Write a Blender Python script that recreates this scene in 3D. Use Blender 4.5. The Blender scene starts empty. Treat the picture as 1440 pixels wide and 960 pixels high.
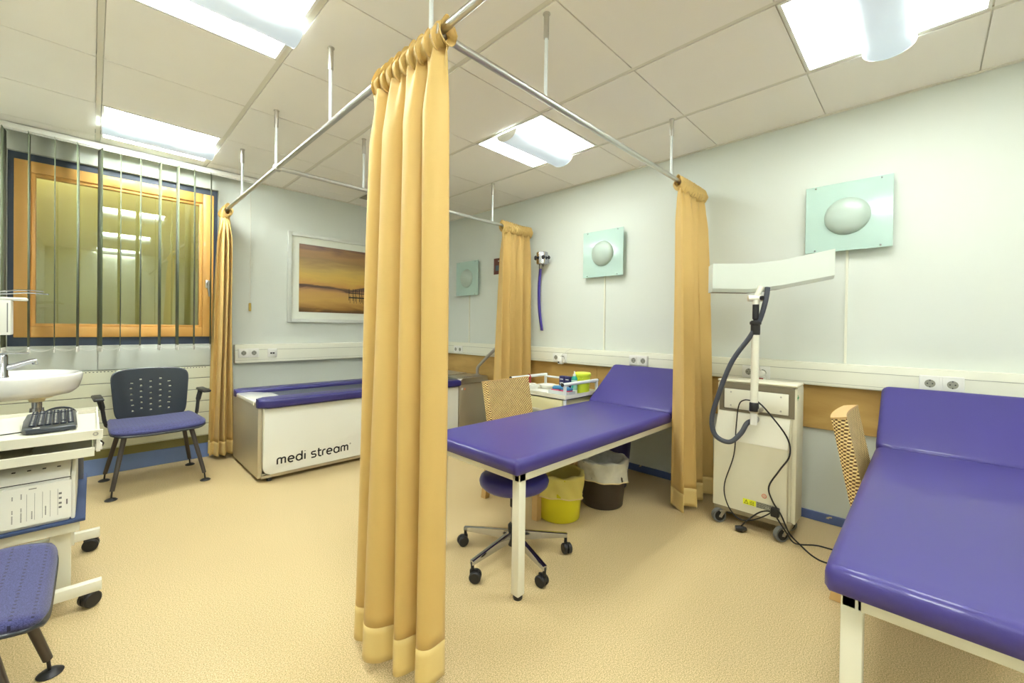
import bpy, bmesh, math, random
from mathutils import Vector, Matrix, noise
PI = math.pi
SC = bpy.context.scene
COL = SC.collection

# ------------------------------------------------------------------ materials
def lin(c):
    return tuple(((v/255)/12.92 if v/255 <= .04045 else ((v/255+.055)/1.055)**2.4) for v in c)
MATS = {}
def nodes(name):
    m = bpy.data.materials.new(name); m.use_nodes = True
    nt = m.node_tree; b = nt.nodes['Principled BSDF']
    MATS[name] = m
    return m, nt, b
def N(nt, kind, **kw):
    n = nt.nodes.new(kind)
    for k, v in kw.items():
        if k in n.inputs.keys(): n.inputs[k].default_value = v
        else: setattr(n, k, v)
    return n
def mat(name, rgb, rough=.5, metal=0., coat=0., var=0., vscale=8., bump=0., bscale=60., spec=None, emis=None, estr=0., alpha=None, sheen=0., stretch=None):
    m, nt, b = nodes(name)
    c = lin(rgb) + (1,)
    b.inputs['Base Color'].default_value = c
    b.inputs['Roughness'].default_value = rough
    b.inputs['Metallic'].default_value = metal
    b.inputs['Coat Weight'].default_value = coat
    if sheen: b.inputs['Sheen Weight'].default_value = sheen
    if spec is not None: b.inputs['Specular IOR Level'].default_value = spec
    if emis is not None:
        b.inputs['Emission Color'].default_value = lin(emis) + (1,)
        b.inputs['Emission Strength'].default_value = estr
    tc = None
    if var or bump:
        tc = N(nt, 'ShaderNodeTexCoord'); src = tc.outputs['Object']
        if stretch:
            mp = N(nt, 'ShaderNodeMapping'); mp.inputs['Scale'].default_value = stretch
            nt.links.new(src, mp.inputs[0]); src = mp.outputs[0]
    if var:
        n = N(nt, 'ShaderNodeTexNoise', Scale=vscale, Detail=4.)
        nt.links.new(src, n.inputs['Vector'])
        r = N(nt, 'ShaderNodeMapRange'); r.inputs[3].default_value = 1-var; r.inputs[4].default_value = 1+var
        nt.links.new(n.outputs['Fac'], r.inputs[0])
        h = N(nt, 'ShaderNodeHueSaturation'); h.inputs['Color'].default_value = c
        nt.links.new(r.outputs[0], h.inputs['Value']); nt.links.new(h.outputs[0], b.inputs['Base Color'])
    if bump:
        n = N(nt, 'ShaderNodeTexNoise', Scale=bscale, Detail=3.)
        nt.links.new(src, n.inputs['Vector'])
        bp = N(nt, 'ShaderNodeBump', Strength=bump, Distance=.01)
        nt.links.new(n.outputs['Fac'], bp.inputs['Height']); nt.links.new(bp.outputs[0], b.inputs['Normal'])
    return m

WALL = mat('wall_paint', (216,221,212), .75, var=.015, vscale=2.)
CEIL = mat('ceiling_tile', (250,246,238), .9, var=.02, vscale=3., bump=.05, bscale=300)
CBAR = mat('ceiling_bar', (232,228,214), .6)
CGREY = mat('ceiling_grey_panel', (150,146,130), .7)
TRUNK = mat('trunking_plastic', (232,232,214), .45)
TRUNKL = mat('trunking_groove', (150,150,135), .7)
WHITEP = mat('white_plastic', (238,238,230), .35)
WHITEM = mat('white_lacquer', (236,234,216), .35, coat=.2)
CREAMM = mat('cream_metal', (224,220,196), .4, var=.02)
BLUEB = mat('blue_skirting', (118,142,196), .45, var=.06, vscale=12)
BLUEG = mat('blue_grey_frame', (62,74,92), .5)
CHROME = mat('chrome', (190,192,200), .12, metal=1.)
STEEL = mat('brushed_steel', (196,192,184), .38, metal=1., var=.05, vscale=4)
STEELW = mat('satin_steel_panel', (200,192,172), .42, metal=.75, var=.06, vscale=2.)
ALU = mat('aluminium', (205,205,203), .32, metal=1.)
WTUBE = mat('white_tube', (225,230,230), .35)
BLACKP = mat('black_plastic', (32,32,34), .42)
DGREY = mat('dark_grey_plastic', (42,50,60), .30, coat=.2)
KEYM = mat('key_plastic', (34,39,50), .75)
KEYE = mat('key_edge', (84,90,104), .4)
LEGM = mat('leg_metal', (88,82,80), .38, metal=.6)
RUB = mat('rubber', (70,70,70), .7)
GREYW = mat('grey_wheel', (120,122,120), .6)
VINYL = mat('purple_vinyl', (64,55,132), .42, coat=.22, spec=.4, var=.03, vscale=3., bump=.04, bscale=500)
VINYLD = mat('purple_stool_vinyl', (66,62,140), .35, coat=.15)
NAVY = mat('navy_plastic', (40,38,96), .4)
NAVYP = mat('navy_pad', (50,46,116), .4, coat=.1)
BLUESH = mat('blue_shelf', (58,78,122), .5, var=.03)
YBIN = mat('yellow_bin', (232,222,40), .4)
DBIN = mat('brown_bin', (62,52,44), .45, var=.03)
LIME = mat('lime_plastic', (214,232,60), .4)
TEAL = mat('teal_plastic', (40,160,140), .4)
PINK = mat('pink_plastic', (230,90,130), .5)
SKYB = mat('blue_sachet', (60,130,180), .5)
DBOX = mat('navy_card', (44,44,96), .6)
RED = mat('red_plastic', (170,40,44), .4)
BROWN = mat('brown_print', (110,66,58), .6)
BEECH = mat('beech_wood', (214,176,116), .5, var=.08, vscale=6, stretch=(1,1,.15))
ORANGEW = mat('orange_wood_frame', (240,184,98), .42, coat=.2, var=.06, vscale=5.)
PLASTER = mat('convector_cream', (226,226,200), .5)
OLIVE = mat('olive_gap', (140,134,84), .8)
BATHW = mat('bath_white_panel', (234,234,224), .22, coat=.5)
BATHIN = mat('bath_membrane', (84,88,98), .45, var=.05, vscale=6)
INK = mat('black_ink', (26,26,30), .5)
GREYINK = mat('grey_ink', (120,120,120), .6)
CERAM = mat('ceramic', (240,240,236), .12, coat=.6)
CORDW = mat('white_cord', (215,214,200), .6)
CORDB = mat('black_cord', (24,24,26), .45)
HOSE = mat('ribbed_grey_hose', (66,70,80), .5)
STRAP = mat('purple_strap', (74,62,160), .5)
YELL = mat('yellow_label', (236,240,50), .5)
SILV = mat('silver_label', (168,168,156), .4, metal=.3)
GREEN = mat('green_mark', (20,150,80), .5)
ORNG = mat('orange_button', (214,150,110), .4)
TEALC = mat('pale_green_cushion', (168,196,180), .5)
DARKIN = mat('dark_inside', (60,52,38), .8)
TERRA = mat('red_stamp', (222,120,90), .6)
BROWNBOX = mat('brown_inside', (150,100,40), .7, var=.08, vscale=10)

def floor_mat():
    m, nt, b = nodes('speckled_floor')
    tc = N(nt, 'ShaderNodeTexCoord')
    n1 = N(nt, 'ShaderNodeTexNoise', Scale=260., Detail=2.); n2 = N(nt, 'ShaderNodeTexNoise', Scale=1.3, Detail=4.)
    n3 = N(nt, 'ShaderNodeTexVoronoi', Scale=160.)
    for n in (n1, n2, n3): nt.links.new(tc.outputs['Object'], n.inputs['Vector'])
    cr = N(nt, 'ShaderNodeValToRGB')
    e = cr.color_ramp.elements
    e[0].position = .38; e[0].color = lin((176,158,110)) + (1,)
    e[1].position = .62; e[1].color = lin((230,206,162)) + (1,)
    x = e.new(.5); x.color = lin((208,184,136)) + (1,)
    nt.links.new(n1.outputs['Fac'], cr.inputs[0])
    mx = N(nt, 'ShaderNodeMix', data_type='RGBA', blend_type='MULTIPLY'); mx.inputs[0].default_value = 1.
    r = N(nt, 'ShaderNodeMapRange'); r.inputs[3].default_value = .93; r.inputs[4].default_value = 1.05
    nt.links.new(n2.outputs['Fac'], r.inputs[0])
    cb = N(nt, 'ShaderNodeCombineColor')
    for i in range(3): nt.links.new(r.outputs[0], cb.inputs[i])
    nt.links.new(cr.outputs[0], mx.inputs[6]); nt.links.new(cb.outputs[0], mx.inputs[7])
    nt.links.new(mx.outputs[2], b.inputs['Base Color'])
    b.inputs['Roughness'].default_value = .42
    b.inputs['Specular IOR Level'].default_value = .35
    return m
FLOOR = floor_mat()

def fabric_mat(name, rgb, transl=.25, var=.04):
    m, nt, b = nodes(name)
    tc = N(nt, 'ShaderNodeTexCoord'); n = N(nt, 'ShaderNodeTexNoise', Scale=5., Detail=4.)
    nt.links.new(tc.outputs['Object'], n.inputs['Vector'])
    r = N(nt, 'ShaderNodeMapRange'); r.inputs[3].default_value = 1-var; r.inputs[4].default_value = 1+var
    nt.links.new(n.outputs['Fac'], r.inputs[0])
    h = N(nt, 'ShaderNodeHueSaturation'); h.inputs['Color'].default_value = lin(rgb) + (1,)
    nt.links.new(r.outputs[0], h.inputs['Value']); nt.links.new(h.outputs[0], b.inputs['Base Color'])
    b.inputs['Roughness'].default_value = .62; b.inputs['Sheen Weight'].default_value = .15
    t = N(nt, 'ShaderNodeBsdfTranslucent'); nt.links.new(h.outputs[0], t.inputs['Color'])
    mx = N(nt, 'ShaderNodeMixShader'); mx.inputs[0].default_value = transl
    nt.links.new(b.outputs[0], mx.inputs[1]); nt.links.new(t.outputs[0], mx.inputs[2])
    nt.links.new(mx.outputs[0], nt.nodes['Material Output'].inputs['Surface'])
    return m
CURT = fabric_mat('curtain_cotton', (228,194,118), .22)
HEMM = fabric_mat('curtain_hem_double', (236,208,136), .1)
SLAT = fabric_mat('blind_slat_fabric', (112,122,92), .2, .02)
YLINER = fabric_mat('yellow_bin_liner', (255,244,156), .5)
WLINER = None
def liner_mat():
    m, nt, b = nodes('clear_bin_liner')
    b.inputs['Base Color'].default_value = lin((242,240,226)) + (1,)
    b.inputs['Roughness'].default_value = .3
    tc = N(nt, 'ShaderNodeTexCoord'); n = N(nt, 'ShaderNodeTexNoise', Scale=16., Detail=5.)
    nt.links.new(tc.outputs['Object'], n.inputs['Vector'])
    bp = N(nt, 'ShaderNodeBump', Strength=.8, Distance=.02)
    nt.links.new(n.outputs['Fac'], bp.inputs['Height']); nt.links.new(bp.outputs[0], b.inputs['Normal'])
    tr = N(nt, 'ShaderNodeBsdfTransparent'); mx = N(nt, 'ShaderNodeMixShader')
    r = N(nt, 'ShaderNodeMapRange'); r.inputs[3].default_value = .62; r.inputs[4].default_value = 1.
    nt.links.new(n.outputs['Fac'], r.inputs[0]); nt.links.new(r.outputs[0], mx.inputs[0])
    nt.links.new(tr.outputs[0], mx.inputs[1]); nt.links.new(b.outputs[0], mx.inputs[2])
    nt.links.new(mx.outputs[0], nt.nodes['Material Output'].inputs['Surface'])
    return m
WLINER = liner_mat()
def window_glass():
    m, nt, b = nodes('window_glass')
    tr = N(nt, 'ShaderNodeBsdfTransparent'); tr.inputs[0].default_value = (.96,.98,.94,1)
    gl = N(nt, 'ShaderNodeBsdfGlossy', Roughness=.0); gl.inputs[0].default_value = (.95,1,.93,1)
    fr = N(nt, 'ShaderNodeFresnel', IOR=1.9)
    mx = N(nt, 'ShaderNodeMixShader')
    nt.links.new(fr.outputs[0], mx.inputs[0]); nt.links.new(tr.outputs[0], mx.inputs[1]); nt.links.new(gl.outputs[0], mx.inputs[2])
    nt.links.new(mx.outputs[0], nt.nodes['Material Output'].inputs['Surface'])
    return m
WGLASS = window_glass()
SCREEN = mat('outer_olive_wall', (214,206,134), .8, var=.04, vscale=2., stretch=(4,1,.3))
def lampglass():
    m, nt, b = nodes('green_lamp_glass')
    b.inputs['Base Color'].default_value = lin((206,232,222)) + (1,)
    b.inputs['Roughness'].default_value = .12; b.inputs['Coat Weight'].default_value = .3
    tr = N(nt, 'ShaderNodeBsdfTransparent'); tr.inputs[0].default_value = lin((216,238,230)) + (1,)
    mx = N(nt, 'ShaderNodeMixShader'); mx.inputs[0].default_value = .72
    nt.links.new(tr.outputs[0], mx.inputs[1]); nt.links.new(b.outputs[0], mx.inputs[2])
    nt.links.new(mx.outputs[0], nt.nodes['Material Output'].inputs['Surface'])
    return m
LGLASS = lampglass()
DOME = mat('lamp_dome', (176,192,180), .35, coat=.1)

def wood_panel_mat():
    m, nt, b = nodes('plywood_panel')
    tc = N(nt, 'ShaderNodeTexCoord'); mp = N(nt, 'ShaderNodeMapping'); mp.inputs['Scale'].default_value = (1,.8,3.)
    n = N(nt, 'ShaderNodeTexNoise', Scale=3., Detail=6., Distortion=.6)
    nt.links.new(tc.outputs['Object'], mp.inputs[0]); nt.links.new(mp.outputs[0], n.inputs['Vector'])
    cr = N(nt, 'ShaderNodeValToRGB'); e = cr.color_ramp.elements
    e[0].position = .3; e[0].color = lin((180,142,74)) + (1,); e[1].position = .7; e[1].color = lin((206,170,100)) + (1,)
    nt.links.new(n.outputs['Fac'], cr.inputs[0]); nt.links.new(cr.outputs[0], b.inputs['Base Color'])
    b.inputs['Roughness'].default_value = .5
    return m
PLY = wood_panel_mat()

def wicker_mat(name, axes=(0,2), s=.0125):
    # woven strands: over / under checker with dark gaps, in object space
    m, nt, b = nodes(name)
    tc = N(nt, 'ShaderNodeTexCoord'); sp = N(nt, 'ShaderNodeSeparateXYZ'); nt.links.new(tc.outputs['Object'], sp.inputs[0])
    add = N(nt, 'ShaderNodeMath', operation='ADD'); nt.links.new(sp.outputs[0], add.inputs[0]); nt.links.new(sp.outputs[1], add.inputs[1])
    def wave(sock, sc):
        k = N(nt, 'ShaderNodeMath', operation='MULTIPLY'); k.inputs[1].default_value = PI/sc; nt.links.new(sock, k.inputs[0])
        s_ = N(nt, 'ShaderNodeMath', operation='SINE'); nt.links.new(k.outputs[0], s_.inputs[0]); return s_.outputs[0]
    u = wave(add.outputs[0], s); v = wave(sp.outputs[2], s*.75)
    mu = N(nt, 'ShaderNodeMath', operation='MULTIPLY'); nt.links.new(u, mu.inputs[0]); nt.links.new(v, mu.inputs[1])
    au = N(nt, 'ShaderNodeMath', operation='ABSOLUTE'); nt.links.new(mu.outputs[0], au.inputs[0])
    ns = N(nt, 'ShaderNodeTexNoise', Scale=40., Detail=2.); nt.links.new(tc.outputs['Object'], ns.inputs['Vector'])
    mm = N(nt, 'ShaderNodeMath', operation='MULTIPLY_ADD'); mm.inputs[1].default_value = .55; nt.links.new(ns.outputs['Fac'], mm.inputs[0]); nt.links.new(mu.outputs[0], mm.inputs[2])
    cr = N(nt, 'ShaderNodeValToRGB'); e = cr.color_ramp.elements
    e[0].position = 0.; e[0].color = lin((104,70,34)) + (1,)
    e[1].position = .75; e[1].color = lin((252,226,160)) + (1,)
    x = e.new(.10); x.color = lin((212,172,100)) + (1,)
    nt.links.new(mm.outputs[0], cr.inputs[0]); nt.links.new(cr.outputs[0], b.inputs['Base Color'])
    bp = N(nt, 'ShaderNodeBump', Strength=.7, Distance=.004); nt.links.new(mu.outputs[0], bp.inputs['Height']); nt.links.new(bp.outputs[0], b.inputs['Normal'])
    b.inputs['Roughness'].default_value = .6
    return m
DRAWM = mat('cream_yellow_drawer', (232,226,178), .4)
WICK = wicker_mat('woven_rattan', s=.0102)
WICKB = wicker_mat('woven_fine_rattan', s=.006)

def seat_mat():
    m, nt, b = nodes('dotted_purple_upholstery')
    tc = N(nt, 'ShaderNodeTexCoord'); sp = N(nt, 'ShaderNodeSeparateXYZ'); nt.links.new(tc.outputs['Object'], sp.inputs[0])
    def cell(sock, sc, w):
        k = N(nt, 'ShaderNodeMath', operation='MULTIPLY'); k.inputs[1].default_value = 1/sc; nt.links.new(sock, k.inputs[0])
        f = N(nt, 'ShaderNodeMath', operation='FRACT'); nt.links.new(k.outputs[0], f.inputs[0])
        l = N(nt, 'ShaderNodeMath', operation='LESS_THAN'); l.inputs[1].default_value = w; nt.links.new(f.outputs[0], l.inputs[0])
        return l.outputs[0]
    a = cell(sp.outputs[0], .022, .3); c = cell(sp.outputs[1], .036, .16)
    mu = N(nt, 'ShaderNodeMath', operation='MULTIPLY'); nt.links.new(a, mu.inputs[0]); nt.links.new(c, mu.inputs[1])
    ns = N(nt, 'ShaderNodeTexNoise', Scale=350., Detail=2.); nt.links.new(tc.outputs['Object'], ns.inputs['Vector'])
    cr = N(nt, 'ShaderNodeValToRGB'); e = cr.color_ramp.elements
    e[0].position = .35; e[0].color = lin((44,46,92)) + (1,); e[1].position = .65; e[1].color = lin((76,78,132)) + (1,)
    nt.links.new(ns.outputs['Fac'], cr.inputs[0])
    mx = N(nt, 'ShaderNodeMix', data_type='RGBA'); nt.links.new(mu.outputs[0], mx.inputs[0])
    nt.links.new(cr.outputs[0], mx.inputs[6]); mx.inputs[7].default_value = lin((26,26,58)) + (1,)
    nt.links.new(mx.outputs[2], b.inputs['Base Color']); b.inputs['Roughness'].default_value = .85
    b.inputs['Sheen Weight'].default_value = .2
    return m
SEATM = seat_mat()

def sunset_mat():
    m, nt, b = nodes('sunset_print')
    tc = N(nt, 'ShaderNodeTexCoord'); sp = N(nt, 'ShaderNodeSeparateXYZ'); nt.links.new(tc.outputs['Object'], sp.inputs[0])
    mr = N(nt, 'ShaderNodeMapRange'); mr.inputs[1].default_value = -.34; mr.inputs[2].default_value = .34; nt.links.new(sp.outputs[2], mr.inputs[0])
    mp = N(nt, 'ShaderNodeMapping'); mp.inputs['Scale'].default_value = (1.6,1,9.); mp.inputs['Rotation'].default_value = (0,.12,0)
    n = N(nt, 'ShaderNodeTexNoise', Scale=1.6, Detail=6., Distortion=.8); nt.links.new(tc.outputs['Object'], mp.inputs[0]); nt.links.new(mp.outputs[0], n.inputs['Vector'])
    ma = N(nt, 'ShaderNodeMath', operation='MULTIPLY_ADD'); ma.inputs[1].default_value = .26; nt.links.new(n.outputs['Fac'], ma.inputs[0])
    sb = N(nt, 'ShaderNodeMath', operation='SUBTRACT'); sb.inputs[1].default_value = .13; nt.links.new(mr.outputs[0], sb.inputs[0]); nt.links.new(sb.outputs[0], ma.inputs[2])
    cr = N(nt, 'ShaderNodeValToRGB'); el = cr.color_ramp.elements
    stops = [(0,(104,76,44)),(.06,(158,116,58)),(.2,(196,156,82)),(.3,(188,146,86)),(.335,(150,112,78)),(.36,(92,70,58)),(.395,(104,80,62)),(.42,(196,146,78)),(.52,(208,172,84)),(.66,(188,158,88)),(.78,(150,120,74)),(.88,(166,126,78)),(1.,(112,82,70))]
    el[0].position = 0; el[0].color = lin(stops[0][1]) + (1,); el[1].position = 1; el[1].color = lin(stops[-1][1]) + (1,)
    for p_, c in stops[1:-1]:
        x = el.new(p_); x.color = lin(c) + (1,)
    nt.links.new(ma.outputs[0], cr.inputs[0]); nt.links.new(cr.outputs[0], b.inputs['Base Color']); b.inputs['Roughness'].default_value = .3
    return m
SUNSET = sunset_mat()
TRAY = mat('luminaire_tray', (246,250,246), .5, emis=(250,253,250), estr=13.)
TRAYB = mat('luminaire_tray_left_row', (246,250,246), .5, emis=(250,253,250), estr=19.)
TRAYW = mat('luminaire_tray_window', (246,250,246), .5, emis=(250,253,250), estr=25.)
BASKET = mat('luminaire_basket', (205,215,220), .4, emis=(205,222,236), estr=.42)
BASKET_IN = mat('luminaire_tube', (255,255,255), .4, emis=(245,252,250), estr=6.)

# ------------------------------------------------------------------ mesh builder
class MB:
    def __init__(s): s.bm = bmesh.new(); s.mi = 0
    def _mk(s, vs, fs):
        v = [s.bm.verts.new(p) for p in vs]; out = []
        for f in fs:
            try:
                q = s.bm.faces.new([v[i] for i in f]); q.material_index = s.mi; out.append(q)
            except ValueError: pass
        return v, out
    def box(s, a, b, M=None, bev=0, seg=2):
        """axis box from corner a to corner b (optionally transformed by M), real bevel"""
        x0, y0, z0 = [min(a[i], b[i]) for i in range(3)]; x1, y1, z1 = [max(a[i], b[i]) for i in range(3)]
        P = [(x0,y0,z0),(x1,y0,z0),(x1,y1,z0),(x0,y1,z0),(x0,y0,z1),(x1,y0,z1),(x1,y1,z1),(x0,y1,z1)]
        if M is not None: P = [M @ Vector(p) for p in P]
        v, f = s._mk(P, [(0,3,2,1),(4,5,6,7),(0,1,5,4),(1,2,6,5),(2,3,7,6),(3,0,4,7)])
        if bev:
            es = list({e for q in f for e in q.edges})
            r = bmesh.ops.bevel(s.bm, geom=es, offset=bev, segments=seg, profile=.5, affect='EDGES')
            for q in r['faces']: q.material_index = s.mi
        return s
    def prism(s, poly, h0, h1, axis='z', M=None, bev=0, seg=2):
        """extrude a 2-D polygon along an axis (x: poly=(y,z), y: poly=(x,z), z: poly=(x,y))"""
        def P(p, h): 
            q = {'x':(h,p[0],p[1]),'y':(p[0],h,p[1]),'z':(p[0],p[1],h)}[axis]
            return M @ Vector(q) if M is not None else q
        n = len(poly); vs = [P(p, h0) for p in poly] + [P(p, h1) for p in poly]
        fs = [tuple(range(n))[::-1], tuple(range(n, 2*n))] + [(i, (i+1) % n, n+(i+1) % n, n+i) for i in range(n)]
        v, f = s._mk(vs, fs)
        if bev:
            es = [e for e in {e for q in f[:2] for e in q.edges}]
            r = bmesh.ops.bevel(s.bm, geom=es, offset=bev, segments=seg, profile=.5, affect='EDGES')
            for q in r['faces']: q.material_index = s.mi
        return s
    def tube(s, pts, r, seg=10, cap=True, closed=False):
        pts = [Vector(p) for p in pts]; n = len(pts); rs = r if isinstance(r, (list, tuple)) else [r]*n
        rings = []; prev = None
        for i, p in enumerate(pts):
            if closed: d = pts[(i+1) % n] - pts[i-1]
            else: d = pts[min(i+1, n-1)] - pts[max(i-1, 0)]
            d.normalize()
            if prev is None:
                a = Vector((0,0,1)) if abs(d.z) < .9 else Vector((1,0,0))
                u = d.cross(a).normalized()
            else: u = (prev - d*prev.dot(d)).normalized()
            prev = u; w = d.cross(u)
            rings.append([s.bm.verts.new(p + (u*math.cos(2*PI*k/seg) + w*math.sin(2*PI*k/seg))*rs[i]) for k in range(seg)])
        rng = range(n) if closed else range(n-1)
        for i in rng:
            A, B = rings[i], rings[(i+1) % n]
            for k in range(seg):
                q = s.bm.faces.new((A[k], A[(k+1) % seg], B[(k+1) % seg], B[k])); q.material_index = s.mi
        if cap and not closed:
            for ring, rev in ((rings[0], True), (rings[-1], False)):
                q = s.bm.faces.new(ring[::-1] if rev else ring); q.material_index = s.mi
        return s
    def cyl(s, p0, p1, r0, r1=None, seg=20): return s.tube([p0, p1], [r0, r0 if r1 is None else r1], seg)
    def lathe(s, prof, c=(0,0,0), seg=32, sx=1, sy=1, axis='z', close=False):
        rings = []
        for r, h in prof:
            ring = []
            for k in range(seg):
                a = 2*PI*k/seg; x, y = r*math.cos(a)*sx, r*math.sin(a)*sy
                q = {'z':(x,y,h),'x':(h,x,y),'y':(x,h,y)}[axis]
                ring.append(s.bm.verts.new(Vector(c) + Vector(q)))
            rings.append(ring)
        for i in range(len(rings)-1):
            for k in range(seg):
                q = s.bm.faces.new((rings[i][k], rings[i][(k+1) % seg], rings[i+1][(k+1) % seg], rings[i+1][k])); q.material_index = s.mi
        for ring, rev in ((rings[0], True), (rings[-1], False)):
            if (close or True) and len(ring) > 2 and prof[0 if rev else -1][0] > 1e-5:
                if close:
                    q = s.bm.faces.new(ring[::-1] if rev else ring); q.material_index = s.mi
        return s
    def grid(s, P, nu, nv, skip=None):
        V = [[s.bm.verts.new(P(i/nu, j/nv)) for j in range(nv+1)] for i in range(nu+1)]
        for i in range(nu):
            for j in range(nv):
                if skip and skip(i, j): continue
                q = s.bm.faces.new((V[i][j], V[i+1][j], V[i+1][j+1], V[i][j+1])); q.material_index = s.mi
        return s
    def m(s, i): s.mi = i; return s
    def build(s, name, mats, parent=None, solid=0, smooth=35, recalc=True, loc=None, off=0.):
        if recalc: bmesh.ops.recalc_face_normals(s.bm, faces=s.bm.faces[:])
        me = bpy.data.meshes.new(name); s.bm.to_mesh(me); s.bm.free()
        for m_ in (mats if isinstance(mats, (list, tuple)) else [mats]): me.materials.append(m_)
        if smooth:
            me.shade_smooth(); me.set_sharp_from_angle(angle=math.radians(smooth))
        o = bpy.data.objects.new(name, me); COL.objects.link(o)
        if parent is not None: o.parent = parent
        if loc is not None: o.location = loc
        if solid:
            md = o.modifiers.new('thickness', 'SOLIDIFY'); md.thickness = solid; md.offset = off
        return o

def tag(o, label, cat, group=None):
    o['label'] = label; o['category'] = cat
    if group: o['group'] = group
    return o
def thing(name, label, cat, loc=(0,0,0), rz=0, group=None):
    o = bpy.data.objects.new(name, None); COL.objects.link(o); o.empty_display_size = .1
    o.location = loc; o.rotation_euler = (0,0,rz)
    return tag(o, label, cat, group)
def struct(o): o['kind'] = 'structure'; return o
def kids(o): return [c for c in bpy.data.objects if c.parent == o]
def copy_tree(o, parent=None):
    c = o.copy(); COL.objects.link(c)
    if parent is not None: c.parent = parent
    for ch in kids(o): copy_tree(ch, c)
    return c
def dup(o, label, loc, rz=None):
    c = copy_tree(o); c.location = loc; c['label'] = label
    if rz is not None: c.rotation_euler = (0,0,rz)
    return c
def sm(pts, n=6):
    """Catmull-Rom through points"""
    P = [Vector(p) for p in pts]; P = [P[0]*2-P[1]] + P + [P[-1]*2-P[-2]]; out = []
    for i in range(1, len(P)-2):
        for k in range(n):
            t = k/n; a, b, c, d = P[i-1], P[i], P[i+1], P[i+2]
            out.append(.5*((2*b) + (c-a)*t + (2*a-5*b+4*c-d)*t*t + (3*b-a-3*c+d)*t**3))
    out.append(P[-2]); return out

# ------------------------------------------------------------------ room constants
XB, YA, H = 3.152, 4.447, 2.483
XC, YD = -.60, -1.95
GX0, GX, GY0, GY = -.6175, .638, -.1746, .625

# floor
struct(MB().box((XC-.1, YD-.1, -.1), (XB+.1, YA+.1, 0)).build('floor', FLOOR, smooth=0))
# window wall with its opening
wx0, wx1, wz0, wz1 = -.415, .777, .985, 2.335
b = MB()
b.box((XC-.1, YA, 0), (wx0, YA+.16, H+.1)).box((wx1, YA, 0), (XB+.1, YA+.16, H+.1))
b.box((wx0, YA, 0), (wx1, YA+.16, wz0)).box((wx0, YA, wz1), (wx1, YA+.16, H+.1))
struct(b.build('wall_back', WALL, smooth=0))
struct(MB().box((XB, YD-.1, 0), (XB+.1, YA, H+.1)).build('wall_right', WALL, smooth=0))
struct(MB().box((XC-.1, YD-.1, 0), (XC, YA, H+.1)).build('wall_left', WALL, smooth=0))
struct(MB().box((XC, YD-.1, 0), (XB, YD, H+.1)).build('wall_front', WALL, smooth=0))

# ceiling: lay-in tiles between broad bars; fixtures take the cells in LIGHTS
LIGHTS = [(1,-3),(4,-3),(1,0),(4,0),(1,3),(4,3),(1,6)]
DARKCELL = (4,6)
xs = [XC] + [GX0 + GX*i for i in range(1, 6)] + [XB]
ys = [YD] + [GY0 + GY*j for j in range(-2, 8)] + [YA]
b = MB()
for i in range(len(xs)-1):
    for j in range(len(ys)-1):
        cell = (i, j-3)
        if cell in LIGHTS: continue
        x0 = xs[i] + (.014 if i > 0 else 0); x1 = xs[i+1] - (.014 if i < len(xs)-2 else 0)
        y0 = ys[j] + .003; y1 = ys[j+1] - .003
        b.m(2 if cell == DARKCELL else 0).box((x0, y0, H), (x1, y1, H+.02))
b.m(1)
for x in xs[1:-1]: b.box((x-.012, YD, H+.004), (x+.012, YA, H+.02))
for y in ys[1:-1]:
    b.box((XC, y-.004, H+.008), (XB, y+.004, H+.02))
b.m(0).box((XC-.1, YD-.1, H+.16), (XB+.1, YA+.1, H+.2))
struct(b.build('ceiling', [CEIL, CBAR, CGREY], smooth=0))
# wall angle round the ceiling edge
struct(MB().box((XB-.02, YD, H-.006), (XB, YA, H)).build('trim_1', CBAR, smooth=0))
struct(MB().box((XC, YA-.02, H-.006), (XB-.02, YA, H)).build('trim_2', CBAR, smooth=0))

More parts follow.
